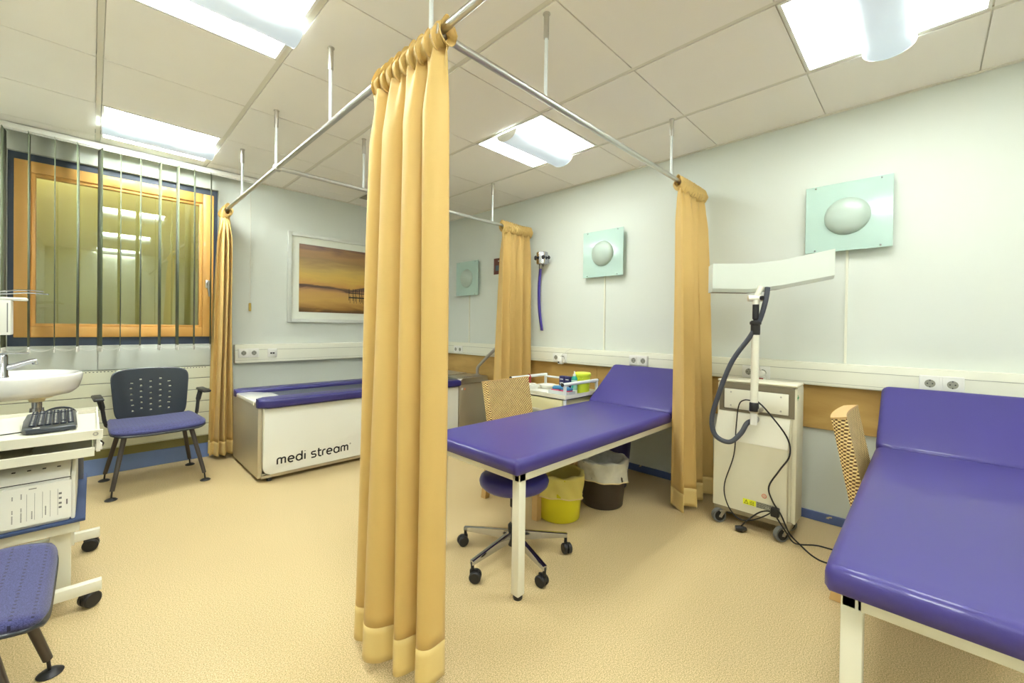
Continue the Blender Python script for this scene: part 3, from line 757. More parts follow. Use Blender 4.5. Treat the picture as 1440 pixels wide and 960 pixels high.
# ------------------------------------------------------------------ examination couches
def couch(label, oy, group='purple examination couches'):
    """pad x 1.225..2.70, width .66 ending at y=oy (far side) ; local origin at near/far corner"""
    t = thing('examination_couch', label, 'examination couch', (1.225,oy-.66,0), 0, group)
    W = .66; L = 1.475
    def pad(M, l, wd, th, cr=.035):
        b = MB(); NX, NY = 30, 20
        # rounded slab: superellipse edge roll
        def sup(a): return 1-(1-min(1, a))**2
        def top(u, v):
            x = l*u; y = wd*v; ex = min(x, l-x); ey = min(y, wd-y); e = min(ex, ey)
            r = .026; k = 1 if e >= r else math.sqrt(max(0, 1-((r-e)/r)**2))
            return x, y, th-r+r*k + .004*math.sin(PI*u)*math.sin(PI*v)
        xs_ = [0,.002,.006,.012,.02,.028] ; 
        def remap(s_, n, l_):
            q = [0,.0015/l_,.005/l_,.011/l_,.019/l_,.027/l_]
            inn = [q[-1]+(1-2*q[-1])*i/n for i in range(1, n)]
            return q+inn+[1-a for a in q[::-1]]
        U = remap(0, NX, l); V = remap(0, NY, wd)
        vs = []
        for u in U:
            row = []
            for v in V:
                x, y, z = top(u, v)
                # round plan corners
                cx = cr if x < cr else (l-cr if x > l-cr else None); cy = cr if y < cr else (wd-cr if y > wd-cr else None)
                if cx is not None and cy is not None:
                    dx, dy = x-cx, y-cy; m_ = max(abs(dx), abs(dy)); d_ = math.hypot(dx, dy)
                    if d_ > 1e-6: x, y = cx+dx*m_/d_, cy+dy*m_/d_
                row.append(b.bm.verts.new(M @ Vector((x, y, z))))
            vs.append(row)
        for i in range(len(U)-1):
            for j in range(len(V)-1): b.bm.faces.new((vs[i][j], vs[i+1][j], vs[i+1][j+1], vs[i][j+1]))
        loop = [vs[i][0] for i in range(len(U))] + [vs[-1][j] for j in range(1, len(V))] + [vs[i][-1] for i in range(len(U)-2, -1, -1)] + [vs[0][j] for j in range(len(V)-2, 0, -1)]
        inv = M.inverted(); low = []
        for vv in loop:
            p_ = inv @ vv.co; c = Vector((min(max(p_.x, .012), l-.012), min(max(p_.y, .012), wd-.012), -.003))
            low.append((b.bm.verts.new(M @ Vector((p_.x, p_.y, .004))), b.bm.verts.new(M @ c)))
        n = len(loop)
        for i in range(n):
            j = (i+1) % n
            b.bm.faces.new((loop[i], loop[j], low[j][0], low[i][0])); b.bm.faces.new((low[i][0], low[j][0], low[j][1], low[i][1]))
        b.bm.faces.new([q[1] for q in low])
        return b
    pad(Matrix.Translation((0,0,.552)), L, W, .06).build('mattress', VINYL, t, smooth=60)
    MH = Matrix.Translation((L+.004,0,.565)) @ Matrix.Rotation(math.radians(-35.5), 4, 'Y')
    pad(MH, .465, W, .055).build('headrest', VINYL, t, smooth=60)
    f = MB(); z0, z1 = .508, .548; a = .04; e0 = .045; xe = 1.76
    f.box((e0,.03,z0),(xe,.03+.03,z1), bev=.003).box((e0,W-.06,z0),(xe,W-.03,z1), bev=.003)
    f.box((e0,.06,z0),(e0+.03,W-.06,z1), bev=.003).box((xe-.03,.06,z0),(xe,W-.06,z1), bev=.003)
    f.box((L-.05,.06,z0),(L-.02,W-.06,z1))
    f.build('frame', WHITEM, t)
    for x in (e0, xe-.042):
        for y in (.03, W-.03-.042):
            lg = MB().box((x,y,.018),(x+.042,y+.042,z0 if x > .1 else z0+.04), bev=.004).build('leg', WHITEM, t)
            MB().lathe([(.0001,0),(.019,0),(.021,.006),(.021,.02),(.0001,.02)], (x+.021,y+.021,0), 16).build('foot_cap', BLACKP, lg)
    s_ = MB()
    for x in (.07,.55,1.1,1.4):
        for y in (.045,W-.045): s_.box((x,y-.015,z1),(x+.03,y+.015,z1+.004))
    s_.build('pad_spacers', BLACKP, t)
    # headrest stay and bracket
    h = MB(); ca, sa = math.cos(math.radians(35.5)), math.sin(math.radians(35.5))
    for y in (.10,W-.10): h.cyl((L+.004+.33*ca,y,.565+.33*sa-.006),(L+.20,y,.53),.008, seg=10)
    h.build('headrest_stay', STEEL, t)
    return t
couch('purple examination couch in the middle with stool and bins underneath', 1.835)
couch('purple examination couch at the right edge, nearest the camera', .165)

# ------------------------------------------------------------------ rattan chairs
def rattan(label, loc, rz=0):
    """faces -Y; origin = centre of legs"""
    t = thing('rattan_chair', label, 'chair', loc, rz, 'rattan chairs with wooden legs')
    w = .208
    M = Matrix.Translation((0,.172,.43)) @ Matrix.Rotation(math.radians(-11), 4, 'X')
    b = MB(); n = 10
    # gently curved back with rounded edges
    def P(u, v, s_):
        x = -w+2*w*u; c = .018*(1-(x/w)**2)
        return M @ Vector((x, c+s_*.0, v*.365))
    V = {}
    prof = [(-w+2*w*k/n) for k in range(n+1)]
    out = [(x, -.026+.014*(1-(x/w)**2)) for x in prof] + [(w+.006,-.01),(w+.008,.012)] + [(x, .028+.014*(1-(x/w)**2)) for x in prof[::-1]] + [(-w-.008,.012),(-w-.006,-.01)]
    b.prism(out, .0, .366, 'z', M); b.build('backrest', WICK, t)
    c = MB(); c.prism([(x*1.006, y*1.05) for x, y in out], .366, .374, 'z', M); c.build('back_top_rail', BEECH, t)
    s_ = MB().box((-w,-.225,.40),(w,.20,.455), bev=.018, seg=3); s_.build('seat', WICK, t)
    for x in (-1,1):
        for y in (-1,1):
            lg = MB(); lg.prism([(-.02,-.02),(.02,-.02),(.02,.02),(-.02,.02)], 0, .40, 'z', Matrix(((1,0,0,x*(w-.02)),(0,1,-.15 if y > 0 else 0,.245 if y > 0 else -.215),(0,0,1,0),(0,0,0,1))), bev=.003); lg.build('leg', BEECH, t)
    ap = MB()
    for y in (-.215,.185): ap.box((-w+.04,y-.01,.34),(w-.04,y+.01,.40))
    for x in (-1,1): ap.box((x*(w-.02)-.01,-.195,.34),(x*(w-.02)+.01,.17,.40))
    ap.build('apron', BEECH, t)
    return t
rattan('rattan chair with woven back, behind the middle couch', (2.085,1.875,0), math.radians(1))
rattan('rattan chair seen edge-on behind the nearest couch', (2.47,.015,0), math.radians(0))

# ------------------------------------------------------------------ swivel stool
def castor(b_parent, c, r=.026, wd=.044, rz=0, name='castor', wheelmat=BLACKP, stem=.06):
    x, y, z = c; M = Matrix.Translation((x,y,z)) @ Matrix.Rotation(rz, 4, 'Z')
    k = MB()
    for s_ in (-1,1):
        ring0 = M @ Vector((.014, s_*.004, r)); ring1 = M @ Vector((.014, s_*wd/2, r))
        k.tube([ring0, M @ Vector((.014,s_*(wd/2-.005),r)), ring1], [r, r, r*.82], 20)
    k.box((-.012,-.006,r),(.03,.006,r*2+.004), M, bev=.003)
    k.tube([M @ Vector((.0,0,r*1.5)), M @ Vector((0,0,stem))], .008, 10)
    return k.build(name, wheelmat, b_parent)
t = thing('swivel_stool', 'round purple swivel stool with chrome five-star base under the middle couch', 'stool', (1.505,1.465,0))
MB().lathe([(.0001,.355),(.12,.355),(.155,.362),(.172,.378),(.176,.395),(.170,.412),(.150,.424),(.10,.430),(.0001,.432)], (0,0,0), 48).build('seat', VINYLD, t, smooth=60)
MB().cyl((0,0,.17),(0,0,.35),.014, seg=16).build('gas_column', CHROME, t)
MB().lathe([(.0001,.065),(.026,.065),(.028,.075),(.028,.165),(.02,.175),(.0001,.175)], (0,0,0), 24).build('hub', BLACKP, t)
MB().cyl((0,0,.26),(0,0,.30),.019, seg=16).build('column_collar', BLACKP, t)
ang0 = math.atan2(1.715-1.45, 1.425-1.525)
for k in range(5):
    a = ang0 + k*2*PI/5; M = Matrix.Rotation(a, 4, 'Z'); R = .285
    l = MB(); l.prism([(.02,.09),(.02,.14),(R,.098),(R,.078)], -.012, .012, 'y', M, bev=.004); arm = l.build('base_arm', CHROME, t)
    p_ = M @ Vector((R-.006,0,0))
    c_ = castor(arm, (p_.x,p_.y,0), .027, .046, a+.9+k*1.3, stem=.092)

# ------------------------------------------------------------------ bins
def bin_(name, label, c, r0, r1, h, m_, group=None):
    t = thing(name, label, 'bin', (c[0],c[1],0))
    MB().lathe([(.0001,.0),(r0-.006,.0),(r0,.006),(r1,h-.012),(r1+.006,h-.010),(r1+.007,h),(r1-.003,h),(r0-.004,.01),(.0001,.008)], (0,0,0), 44).build('bucket', m_, t, smooth=50)
    return t
def liner(t, r0, r1, h, zlow, m_, seed, slant=0., name='liner'):
    """bag folded over the rim: inner bag + outer cuff with ragged wrinkled hem"""
    b = MB(); rnd = random.Random(seed)
    def P(u, v):
        a = 2*PI*u
        if v < .55:     # outer cuff, bottom to rim
            k = v/.55; z = zlow + slant*math.cos(a-3.6) + (h-zlow-slant*math.cos(a-3.6))*k
            r = r0+(r1-r0)*(z/h) + .011 + .006*math.sin(a*9+z*40+seed)*(1-k*.4) + .008*(1-k)*math.sin(a*4+seed)
        else:           # rim and inside
            k = (v-.55)/.45; z = h+.012*math.sin(min(1,k*3)*PI/2) - k*k*h*.8 + .006*math.sin(a*7+seed)
            kk = min(1, k*6); r = (r1+.011)*(1-kk) + (r0+(r1-r0)*min(1, z/h) - .014)*kk - .004*(1+math.sin(a*8+z*30))*k
        return (r*math.cos(a), r*math.sin(a), z)
    b.grid(P, 72, 26); bmesh.ops.remove_doubles(b.bm, verts=b.bm.verts, dist=1e-5)
    b.build(name, m_, t, smooth=70)
    e = MB(); pts = []
    for k in range(60):
        u = k/60; q = P(u, 0); pts.append((q[0]*1.012, q[1]*1.012, q[2]))
    e.tube(pts, .0035, 6, closed=True); e.build('liner_edge', HEMLN, t)
HEMLN = mat('liner_edge', (246,226,170), .5)
t = bin_('yellow_waste_bin', 'yellow waste bin with yellow liner under the middle couch', (2.05,1.60), .125, .142, .27, YBIN)
liner(t, .125, .142, .275, .135, YLINER, 2, .02)
t = bin_('brown_waste_bin', 'dark brown waste bin with see-through liner right of the yellow bin', (2.41,1.52), .133, .155, .30, DBIN)
liner(t, .133, .155, .305, .155, WLINER, 5, .03)
t = bin_('navy_waste_bin', 'navy blue waste bin hidden behind the brown bin', (2.735,1.66), .12, .15, .36, NAVY)
MB().lathe([(.0001,.395),(.13,.39),(.155,.372),(.160,.352),(.156,.350),(.150,.362)], (0,0,0), 40).build('lid', NAVY, t)

# ------------------------------------------------------------------ black and purple visitor chair
def visitor(label, loc, rz):
    t = thing('visitor_chair', label, 'chair', loc, rz, 'black and purple visitor chairs')
    # seat: front edge at -y, saddle curve
    b = MB(); w, y0, y1 = .255, -.275, .19
    def edge(u, v):
        x = (2*u-1); y = (2*v-1); 
        # superellipse plan
        a = abs(x)**3.5; c = abs(y)**3.5
        m_ = max(abs(x), abs(y)); d = (abs(x)**9+abs(y)**9)**(1/9)
        s_ = m_/d if d > 0 else 1
        return x*s_, y*s_
    def top(u, v):
        x, y = edge(u, v); X = x*w*(1.0-.04*y); Y = (y0+y1)/2 + y*(y1-y0)/2
        z = .448 + .012*x*x + .004*y - .038*max(0, -y-.55)**1.6*2 - .014*max(0, max(abs(x), abs(y))-.9)*6
        return (X, Y, z)
    b.grid(top, 26, 22)
    b.build('seat', SEATM, t, solid=.020, smooth=60, off=-1. , recalc=True)
    s_ = MB(); s_.grid(lambda u, v: tuple(Vector(top(u, v))*1 + Vector((0,0,-.0225))), 20, 16); s_.build('seat_shell', DGREY, t, solid=.008, smooth=60)
    # backrest, curved shell with rows of small holes
    b = MB(); NU, NV = 62, 44; hw = .235
    holes = set()
    for c_ in range(5):
        for r_ in range(6):
            i = 14 + c_*8; j = 7 + r_*5 + (2 if c_ % 2 else 0); holes.add((i, j)); holes.add((i+1, j))
    def BP(u, v):
        x = 2*u-1; z = v
        k = (abs(x)**7 + abs(2*v-1)**7)**(1/7); m_ = max(abs(x), abs(2*v-1)); s_ = m_/k if k > 0 else 1
        xx = x*s_; zz = (2*v-1)*s_
        wz = hw*(.93+.06*zz)
        return (xx*wz, .165 + .055*(zz*.5+.5) - .045*(xx*xx) + .02*(1-zz)*.5, .435+.185*(zz+1) + .012*(1-xx*xx)*max(0, zz))
    b.grid(BP, NU, NV, skip=lambda i, j: (i, j) in holes)
    b.build('backrest', DGREY, t, solid=.006, smooth=60)
    # legs
    for sx in (-1,1):
        for sy in (-1,1):
            top_ = (sx*.175, sy*.13-.03, .425); bot = (sx*.248, sy*(.235 if sy > 0 else .25), .055)
            l = MB().tube([bot, top_], [.0125,.0155], 14).build('leg', LEGM, t)
            f = MB().cyl((bot[0]+sx*.004,bot[1]+sy*.004,.012),(bot[0],bot[1],.06),.005, seg=8)
            f.lathe([(.0001,0),(.031,0),(.033,.004),(.024,.011),(.010,.016),(.0001,.016)], (bot[0]+sx*.005,bot[1]+sy*.005,0), 24); f.build('foot_pad', BLACKP, l)
    u = MB().tube([(-.175,-.155,.415),(.175,-.155,.415)],.011,10).tube([(-.175,.095,.415),(.175,.095,.415)],.011,10)
    u.tube([(-.175,-.155,.415),(-.175,.095,.415)],.011,10).tube([(.175,-.155,.415),(.175,.095,.415)],.011,10); u.build('under_frame', LEGM, t)
    bs = MB()
    for sx in (-1,1): bs.tube(sm([(sx*.15,.06,.41),(sx*.15,.17,.425),(sx*.15,.19,.50),(sx*.15,.195,.60)]), .008, 8)
    bs.build('back_support', LEGM, t)
    for sx in (-1,1):
        a = MB().tube(sm([(sx*.17,.07,.415),(sx*.245,.07,.425),(sx*.262,.07,.46),(sx*.275,.085,.56),(sx*.29,.09,.625)]), [.010]*6+[.010]*6+[.012]*6+[.017]*6+[.02], 10).build('arm_support', BLACKP, t)
        MB().box((sx*.30-.027,-.075,.625),(sx*.30+.027,.165,.645), bev=.009, seg=3).build('armrest', BLACKP, a)
    return t
visitor('black-backed chair with purple seat and short arms, below the window', (.327,4.02,0), math.radians(3))
visitor('purple-seated chair cut by the left edge in the foreground', (-.35,1.78,0), PI/2)

# ------------------------------------------------------------------ hydro massage bed
BX0, BX1, BY0, BY1 = .85, 2.67, 3.41, 4.20
t = thing('massage_bed', 'long white water massage bed with purple padded rim by the back wall', 'massage bed', (BX0,BY0,0))
def rect_round(x0, x1, z0, z1, r, n=6, which=(1,1,1,1)):
    P = []
    for (cx, cz, a0, on, X, Z) in ((x1-r,z1-r,0,which[0],x1,z1),(x0+r,z1-r,90,which[1],x0,z1),(x0+r,z0+r,180,which[2],x0,z0),(x1-r,z0+r,270,which[3],x1,z0)):
        if on:
            for k in range(n+1):
                a = math.radians(a0+90*k/n); P.append((cx+r*math.cos(a), cz+r*math.sin(a)))
        else: P.append((X, Z))
    return P
LB = BX1-BX0; DB = BY1-BY0
b = MB(); b.prism(rect_round(.03,LB-.005,.055,.545,.05,which=(0,0,1,0)), -.0, .045, 'y', bev=.008, seg=3); b.build('front_panel', BATHW, t)
b = MB(); b.box((0,.03,.03),(.03,DB,.575), bev=.004).box((.03,.03,.03),(.05,DB,.06)).build('end_panel', STEELW, t)
MB().box((.03,.04,.03),(LB,DB,.055)).box((.02,.012,.03),(LB,.04,.05)).build('base_frame', STEELW, t)
MB().box((.03,DB-.03,.05),(LB,DB,.55)).build('rear_panel', BATHW, t)
b = MB(); 
b.prism(rect_round(-.005,LB,-.035,.115,.05,which=(0,1,1,0)), .55, .615, 'z', bev=.022, seg=4); b.build('rim_pad', NAVYP, t)
b = MB(); b.prism(rect_round(-.005,LB,DB-.15,DB+.005,.04,which=(0,1,1,0)), .55, .605, 'z', bev=.02, seg=4); b.build('rim_pad', NAVYP, t)
b = MB(); b.prism([(-.005,.14),(.10,.14),(.22,.30),(.22,DB-.30),(.10,DB-.14),(-.005,DB-.14)], .55, .588, 'z', bev=.012, seg=3); b.build('end_cap', BATHW, t)
b = MB(); b.grid(lambda u, v: (.10+(LB-.10)*u, .14+(DB-.29)*v, .572-.03*math.sin(PI*v)**.7*min(1,u*8)), 30, 14); b.build('membrane', BATHIN, t, smooth=60)
for x in (.08, LB-.10):
    for y in (.04, DB-.08): MB().lathe([(.0001,0),(.018,0),(.02,.006),(.012,.014),(.012,.035)], (x,y,0), 16).build('foot', BLACKP, t)
# lettering: hand-drawn strokes "medi stream"
def arc(cx, cz, r, a0, a1, n=12, rz=None):
    return [(cx+r*math.cos(math.radians(a0+(a1-a0)*k/n)), cz+(rz or r)*math.sin(math.radians(a0+(a1-a0)*k/n))) for k in range(n+1)]
X = .5
GL = {
 'm': (1.5, [[(0,0),(0,.62)]+arc(.28,.62,.28,180,90,6)[1:]+arc(.36,.70,.20,90,0,6)+[(.56,0)], [(.56,.62)]+arc(.80,.62,.24,140,90,4)+arc(.9,.70,.20,90,0,6)+[(1.1,0)]]),
 'e': (1.15, [[(.02,.46),(.82,.46)]+arc(.42,.45,.41,5,310,22,.45)]),
 'd': (1.2, [arc(.42,.45,.41,0,360,28,.45),[(.84,1.4),(.84,0)]]),
 'i': (.5, [[(.08,.9),(.08,0)],[(.08,1.22),(.08,1.3)]]),
 's': (.95, [[(.68,.9),(.25,.9)]+arc(.25,.68,.22,90,270,8)+[(.46,.46)]+arc(.46,.23,.23,90,-90,8)+[(0,0)]]),
 't': (.75, [[(.18,1.3),(.18,.25)]+arc(.42,.25,.24,180,270,5)+[(.6,0)],[(0,.9),(.6,.9)]]),
 'r': (.7, [[(.04,0),(.04,.6)]+arc(.34,.6,.30,180,90,6)+[(.5,.9)]]),
 'a': (1.2, [arc(.42,.45,.41,0,360,28,.45),[(.84,.9),(.84,0)]]),
 ' ': (.55, []),
}
def write(b, s, x0, z0, size, y, w=.12, depth=.0012):
    """strokes as flat raised ribbons on a plane facing -Y; size = height of an x"""
    x = x0
    for ch in s:
        adv, st = GL[ch]
        for pl in st:
            P = [Vector((x+p[0]*size/.9, z0+p[1]*size/.9)) for p in pl]; hw = w*size/.9*.5*1.1
            L_, R_ = [], []
            for i, p_ in enumerate(P):
                d = (P[min(i+1,len(P)-1)]-P[max(i-1,0)]).normalized(); n_ = Vector((-d.y,d.x))*hw
                L_.append(p_+n_); R_.append(p_-n_)
            for i in range(len(P)-1):
                vs = [b.bm.verts.new((q.x, y, q.y)) for q in (L_[i],L_[i+1],R_[i+1],R_[i])]
                b.bm.faces.new(vs)
        x += adv*size/.9
    return x
b = MB(); xe = write(b, 'medi stream', .122, .120, .0445, -.0015, .2)
R0 = [(xe+.002+.006*math.cos(2*PI*k/16), .172+.006*math.sin(2*PI*k/16)) for k in range(17)]
for i in range(16):
    q0, q1 = R0[i], R0[i+1]; c = (xe+.002,.172)
    b._mk([(q0[0],-.0015,q0[1]),(q1[0],-.0015,q1[1]),(c[0]+(q1[0]-c[0])*.7,-.0015,c[1]+(q1[1]-c[1])*.7),(c[0]+(q0[0]-c[0])*.7,-.0015,c[1]+(q0[1]-c[1])*.7)],[(0,1,2,3)])
b._mk([(xe+.0005,-.0015,.169),(xe+.0015,-.0015,.169),(xe+.0015,-.0015,.175),(xe+.0005,-.0015,.175)],[(0,1,2,3)])
b._mk([(xe+.0015,-.0015,.174),(xe+.0045,-.0015,.174),(xe+.0045,-.0015,.175),(xe+.0015,-.0015,.175)],[(0,1,2,3)])
b.build('lettering', INK, t, solid=.0008, smooth=0)

# steel head unit
t = thing('steel_machine', 'brushed steel machine unit at the head of the massage bed', 'machine', (BX1+.004,BY0,0))
W_ = .40
MB().box((0,.0,.02),(W_,DB,.565), bev=.006).build('cabinet', STEELW, t)
MB().prism(rect_round(-.002,W_+.008,-.006,DB+.005,.035), .568, .625, 'z', bev=.014, seg=3).build('lid', STEEL, t)
MB().prism([(.06,.30),(.34,.30),(.34,.62),(.06,.62)], .625, .64, 'z', bev=.006).build('lid_tray', STEELW, t)
MB().lathe([(.0001,-.006),(.011,-.006),(.013,0)], (.035,0,.515), 18, axis='y').build('white_button', WHITEP, t)
MB().lathe([(.0001,-.006),(.012,-.006),(.014,0)], (.068,0,.512), 18, axis='y').build('orange_button', ORNG, t)
b = MB()
for i in range(9): b.box((.10+i*.024,.04,.625),(.112+i*.024,.06,.6265)).box((.10+i*.024,.075,.625),(.115+i*.024,.09,.6265))
b.build('marking', GREYINK, t, smooth=0)
t = thing('head_cushion', 'pale green head cushion on the massage bed beside the steel machine', 'cushion', (2.50,3.78,.58))
MB().prism(rect_round(-.16,.16,-.2,.2,.07), -.005, .075, 'z', bev=.03, seg=4).build('cushion', TEALC, t, smooth=60)
t = thing('grab_handle', 'bent steel grab bar rising from the steel machine to the right', 'grab bar', (3.035,3.55,.64))
MB().tube(sm([(0,0,-.012),(0,0,.05),(.002,-.008,.075),(.003,-.035,.10),(.006,-.16,.20),(.01,-.30,.305),(.012,-.40,.385),(.012,-.46,.40),(.012,-.50,.36)], 5), .017, 14).build('bar', STEEL, t)
MB().lathe([(.0001,-.013),(.03,-.013),(.03,-.005),(.016,.0)], (0,0,0), 20).build('flange', STEEL, t)

# ------------------------------------------------------------------ lamp therapy machine
t = thing('therapy_machine', 'cream therapy machine on castors with a pole, beside the right curtain', 'therapy machine', (2.70,.70,0))
# local: x 0..0.19+, y -.20..+.20 , body
hy = .195; zb = .095
bx = .035
MB().box((bx,-hy+.012,zb),(.19,hy-.012,.85)).build('body', CREAMM, t, smooth=0)
for s_ in (-1,1):
    MB().prism([(bx-.002,zb),(.195,zb),(.195,.835),(.185,.852),(bx+.02,.852),(bx-.002,.838)], s_*hy-.012, s_*hy+.012, 'y', bev=.004).build('side_panel', CREAMM, t)
MB().box((bx-.01,-hy-.012,.850),(.198,hy+.012,.866), bev=.007, seg=3).build('top_cover', CREAMM, t)
MB().prism([(-.002,.10),(bx,.10),(bx,.505),(-.002,.505)], -.172, .214, 'y', bev=.003).build('front_panel', CREAMM, t)
b = MB(); A_ = [(-.002,.506,-.172),(-.002,.506,.214),(bx-.003,.672,-.178),(bx-.003,.672,.200)]
b._mk([(-.003,-.172,.506),(-.003,.214,.506),(bx-.004,.200,.672),(bx-.004,-.176,.672),(bx,-.172,.506),(bx,.214,.506),(bx,.200,.672),(bx,-.176,.672)],[(0,1,2,3),(4,7,6,5),(0,4,5,1),(1,5,6,2),(2,6,7,3),(3,7,4,0)])
b.build('sloping_panel', WHITEM, t, smooth=0)
b = MB(); z0, z1 = .676, .846
frame_x = bx-.006
for A, B in (((frame_x,-hy+.0,z0),(bx+.01,-hy+.022,z1)),((frame_x,hy-.022,z0),(bx+.01,hy-.0,z1)),((frame_x,-hy+.022,z1-.030),(bx+.01,hy-.022,z1)),((frame_x,-hy+.022,z0),(bx+.01,hy-.022,z0+.012)),((bx-.001,-hy+.022,z0+.012),(bx+.01,hy-.022,z1-.03))): b.box(A, B)
b.build('control_surround', mat('taupe_frame',(128,118,96),.5), t, smooth=0)
MB().box((bx-.010,-hy+.028,z0+.016),(bx-.002,hy-.028,z1-.036), bev=.003).build('control_panel', WHITEM, t)
for y in (-.13,.13):
    for z in (z0+.035,z1-.055): MB().lathe([(.0001,-.003),(.004,-.003),(.005,0)], (bx-.010,y,z), 10, axis='x').build('screw', STEEL, t)
MB().box((.0,-hy-.0,.072),(.195,hy+.012,.0995), bev=.004).build('base', mat('taupe_base',(150,138,108),.5), t)
# pole holder, pole
px_, py_ = -.075, -.022
MB().box((-.085,py_-.025,.70),(.03,py_+.025,.73), bev=.006).build('pole_bracket', STEEL, t)
MB().tube([(px_,py_,.635),(px_,py_,.70)],.018,18).build('pole_base', WHITEP, t)
MB().lathe([(.0001,.71),(.023,.71),(.024,.715),(.024,.755),(.021,.76),(.0001,.76)], (px_,py_,0), 20).build('lower_collar', BLACKP, t)
MB().tube([(px_,py_,.755),(px_,py_,1.155)],.0195,20).build('pole', WHITEM, t)
MB().lathe([(.0001,1.14),(.023,1.14),(.024,1.15),(.024,1.195),(.029,1.20),(.029,1.212),(.02,1.22),(.0001,1.22)], (px_,py_,0), 20).build('upper_collar', BLACKP, t)
MB().lathe([(.0001,1.21),(.012,1.21),(.012,1.225),(.0165,1.23),(.0165,1.315),(.0001,1.315)], (px_,py_,0), 18).build('grip', BLACKP, t)
j = MB(); j.tube([(px_,py_,1.31),(px_,py_,1.335)],.019,18)
j.cyl((px_-.02,py_+.035,1.345),(px_+.018,py_-.03,1.345),.018, seg=18)
j.tube([(px_,py_,1.345),(px_+.012,py_-.022,1.41)],[.014,.016],14); j.build('tilt_joint', WHITEM, t)
MB().cyl((px_-.008,py_-.026,1.345),(px_-.012,py_-.038,1.345),.012, seg=14).build('joint_knob', BLACKP, t)
# lamp head: three facets, prism with depth away from the camera
hp = [(2.50,.868),(2.62,.700),(2.69,.565),(2.825,.352)]; zt = [1.543,1.541,1.557,1.612]; zbm = [1.402,1.398,1.418,1.470]
b = MB(); F, K = [], []
cen = Vector((2.66,.62))
for (x, y), a, c in zip(hp, zt, zbm):
    n_ = Vector((.82,.57)).normalized()*.085
    X_, Y_ = x-2.70, y-.70
    F.append([b.bm.verts.new((X_,Y_,a)), b.bm.verts.new((X_,Y_,c)), b.bm.verts.new((X_+n_.x*.12,Y_+n_.y*.12,c-.020))])
    K.append([b.bm.verts.new((X_+n_.x,Y_+n_.y,a-.004)), b.bm.verts.new((X_+n_.x,Y_+n_.y,c-.020))])
for i in range(3):
    b.bm.faces.new((F[i][0],F[i+1][0],F[i+1][1],F[i][1])); b.bm.faces.new((F[i][1],F[i+1][1],F[i+1][2],F[i][2]))
    b.bm.faces.new((F[i][0],K[i][0],K[i+1][0],F[i+1][0])); b.bm.faces.new((K[i][0],K[i][1],K[i+1][1],K[i+1][0]))
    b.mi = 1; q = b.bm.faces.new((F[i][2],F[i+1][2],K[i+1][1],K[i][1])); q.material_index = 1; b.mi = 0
for i in (0,3): b.bm.faces.new((F[i][0],F[i][1],F[i][2],K[i][1],K[i][0]))
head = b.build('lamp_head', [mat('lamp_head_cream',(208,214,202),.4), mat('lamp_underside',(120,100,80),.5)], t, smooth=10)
# castors with forks
for cx, cy, rz in ((.005,.165,-40),(.005,-.160,-35),(.18,-.165,-60),(.18,.165,-20)):
    Mc = Matrix.Translation((cx,cy,0)) @ Matrix.Rotation(math.radians(rz), 4, 'Z'); wr = .0405
    f = MB(); pl = [(-.006,.074),(.020,.074),(-.010,.030),(-.026,.034)]
    f.prism(pl, -.019, -.0155, 'y', Mc).prism(pl, .0155, .019, 'y', Mc).box((-.02,-.02,.066),(.022,.02,.074), Mc)
    ca = f.build('castor_fork', STEELW, t)
    P_ = lambda x, y, z: Mc @ Vector((x,y,z))
    MB().tube([P_(-.018,-.010,wr),P_(-.018,-.0125,wr),P_(-.018,.0125,wr),P_(-.018,.010,wr)],[.031,wr,wr,.031],26).build('wheel', GREYW, ca)
    MB().cyl(P_(-.018,-.0145,wr),P_(-.018,.0145,wr),.030, seg=24).build('wheel_disc', BLACKP, ca)
    MB().cyl(P_(-.018,-.021,wr),P_(-.018,.021,wr),.006, seg=12).build('axle', STEEL, ca)
# labels
def quad_x(b, x, y0, y1, z0, z1): b.box((x-.0008,y0,z0),(x,y1,z1))
fx = -.0026
b = MB(); quad_x(b, fx, -.022, .046, .148, .180); b.build('warning_label', YELL, t, smooth=0)
b = MB(); x = fx-.001
tri = [(.040,.153),(.016,.153),(.028,.176)]; inn = [(.0365,.1552),(.0195,.1552),(.028,.171)]
for i in range(3):
    j_ = (i+1) % 3; b._mk([(x,tri[i][0],tri[i][1]),(x,tri[j_][0],tri[j_][1]),(x,inn[j_][0],inn[j_][1]),(x,inn[i][0],inn[i][1])],[(0,1,2,3)])
b._mk([(x,.0295,.168),(x,.0265,.1625),(x,.0285,.1625),(x,.0265,.157),(x,.030,.1640),(x,.028,.1640)],[(0,1,2,3,4,5)])
for r_ in range(4):
    y = .010
    for w_ in ((.006,.004,.008) if r_ % 2 else (.004,.009,.005)):
        b._mk([(x,y,.171-r_*.0055),(x,y-w_,.171-r_*.0055),(x,y-w_,.1685-r_*.0055),(x,y,.1685-r_*.0055)],[(0,1,2,3)]); y -= w_+.002
b.build('warning_print', INK, t, smooth=0, recalc=False)
b = MB(); quad_x(b, fx, -.108, -.023, .146, .180); b.build('rating_plate', SILV, t, smooth=0)
b = MB()
rnd = random.Random(4)
for r_ in range(5):
    y = -.028
    while y > -.10:
        w_ = rnd.uniform(.004,.012)
        if not (r_ in (2,3) and y < -.07): b._mk([(x,y,.176-r_*.006),(x,y-w_,.176-r_*.006),(x,y-w_,.1735-r_*.006),(x,y,.1735-r_*.006)],[(0,1,2,3)])
        y -= w_+.002
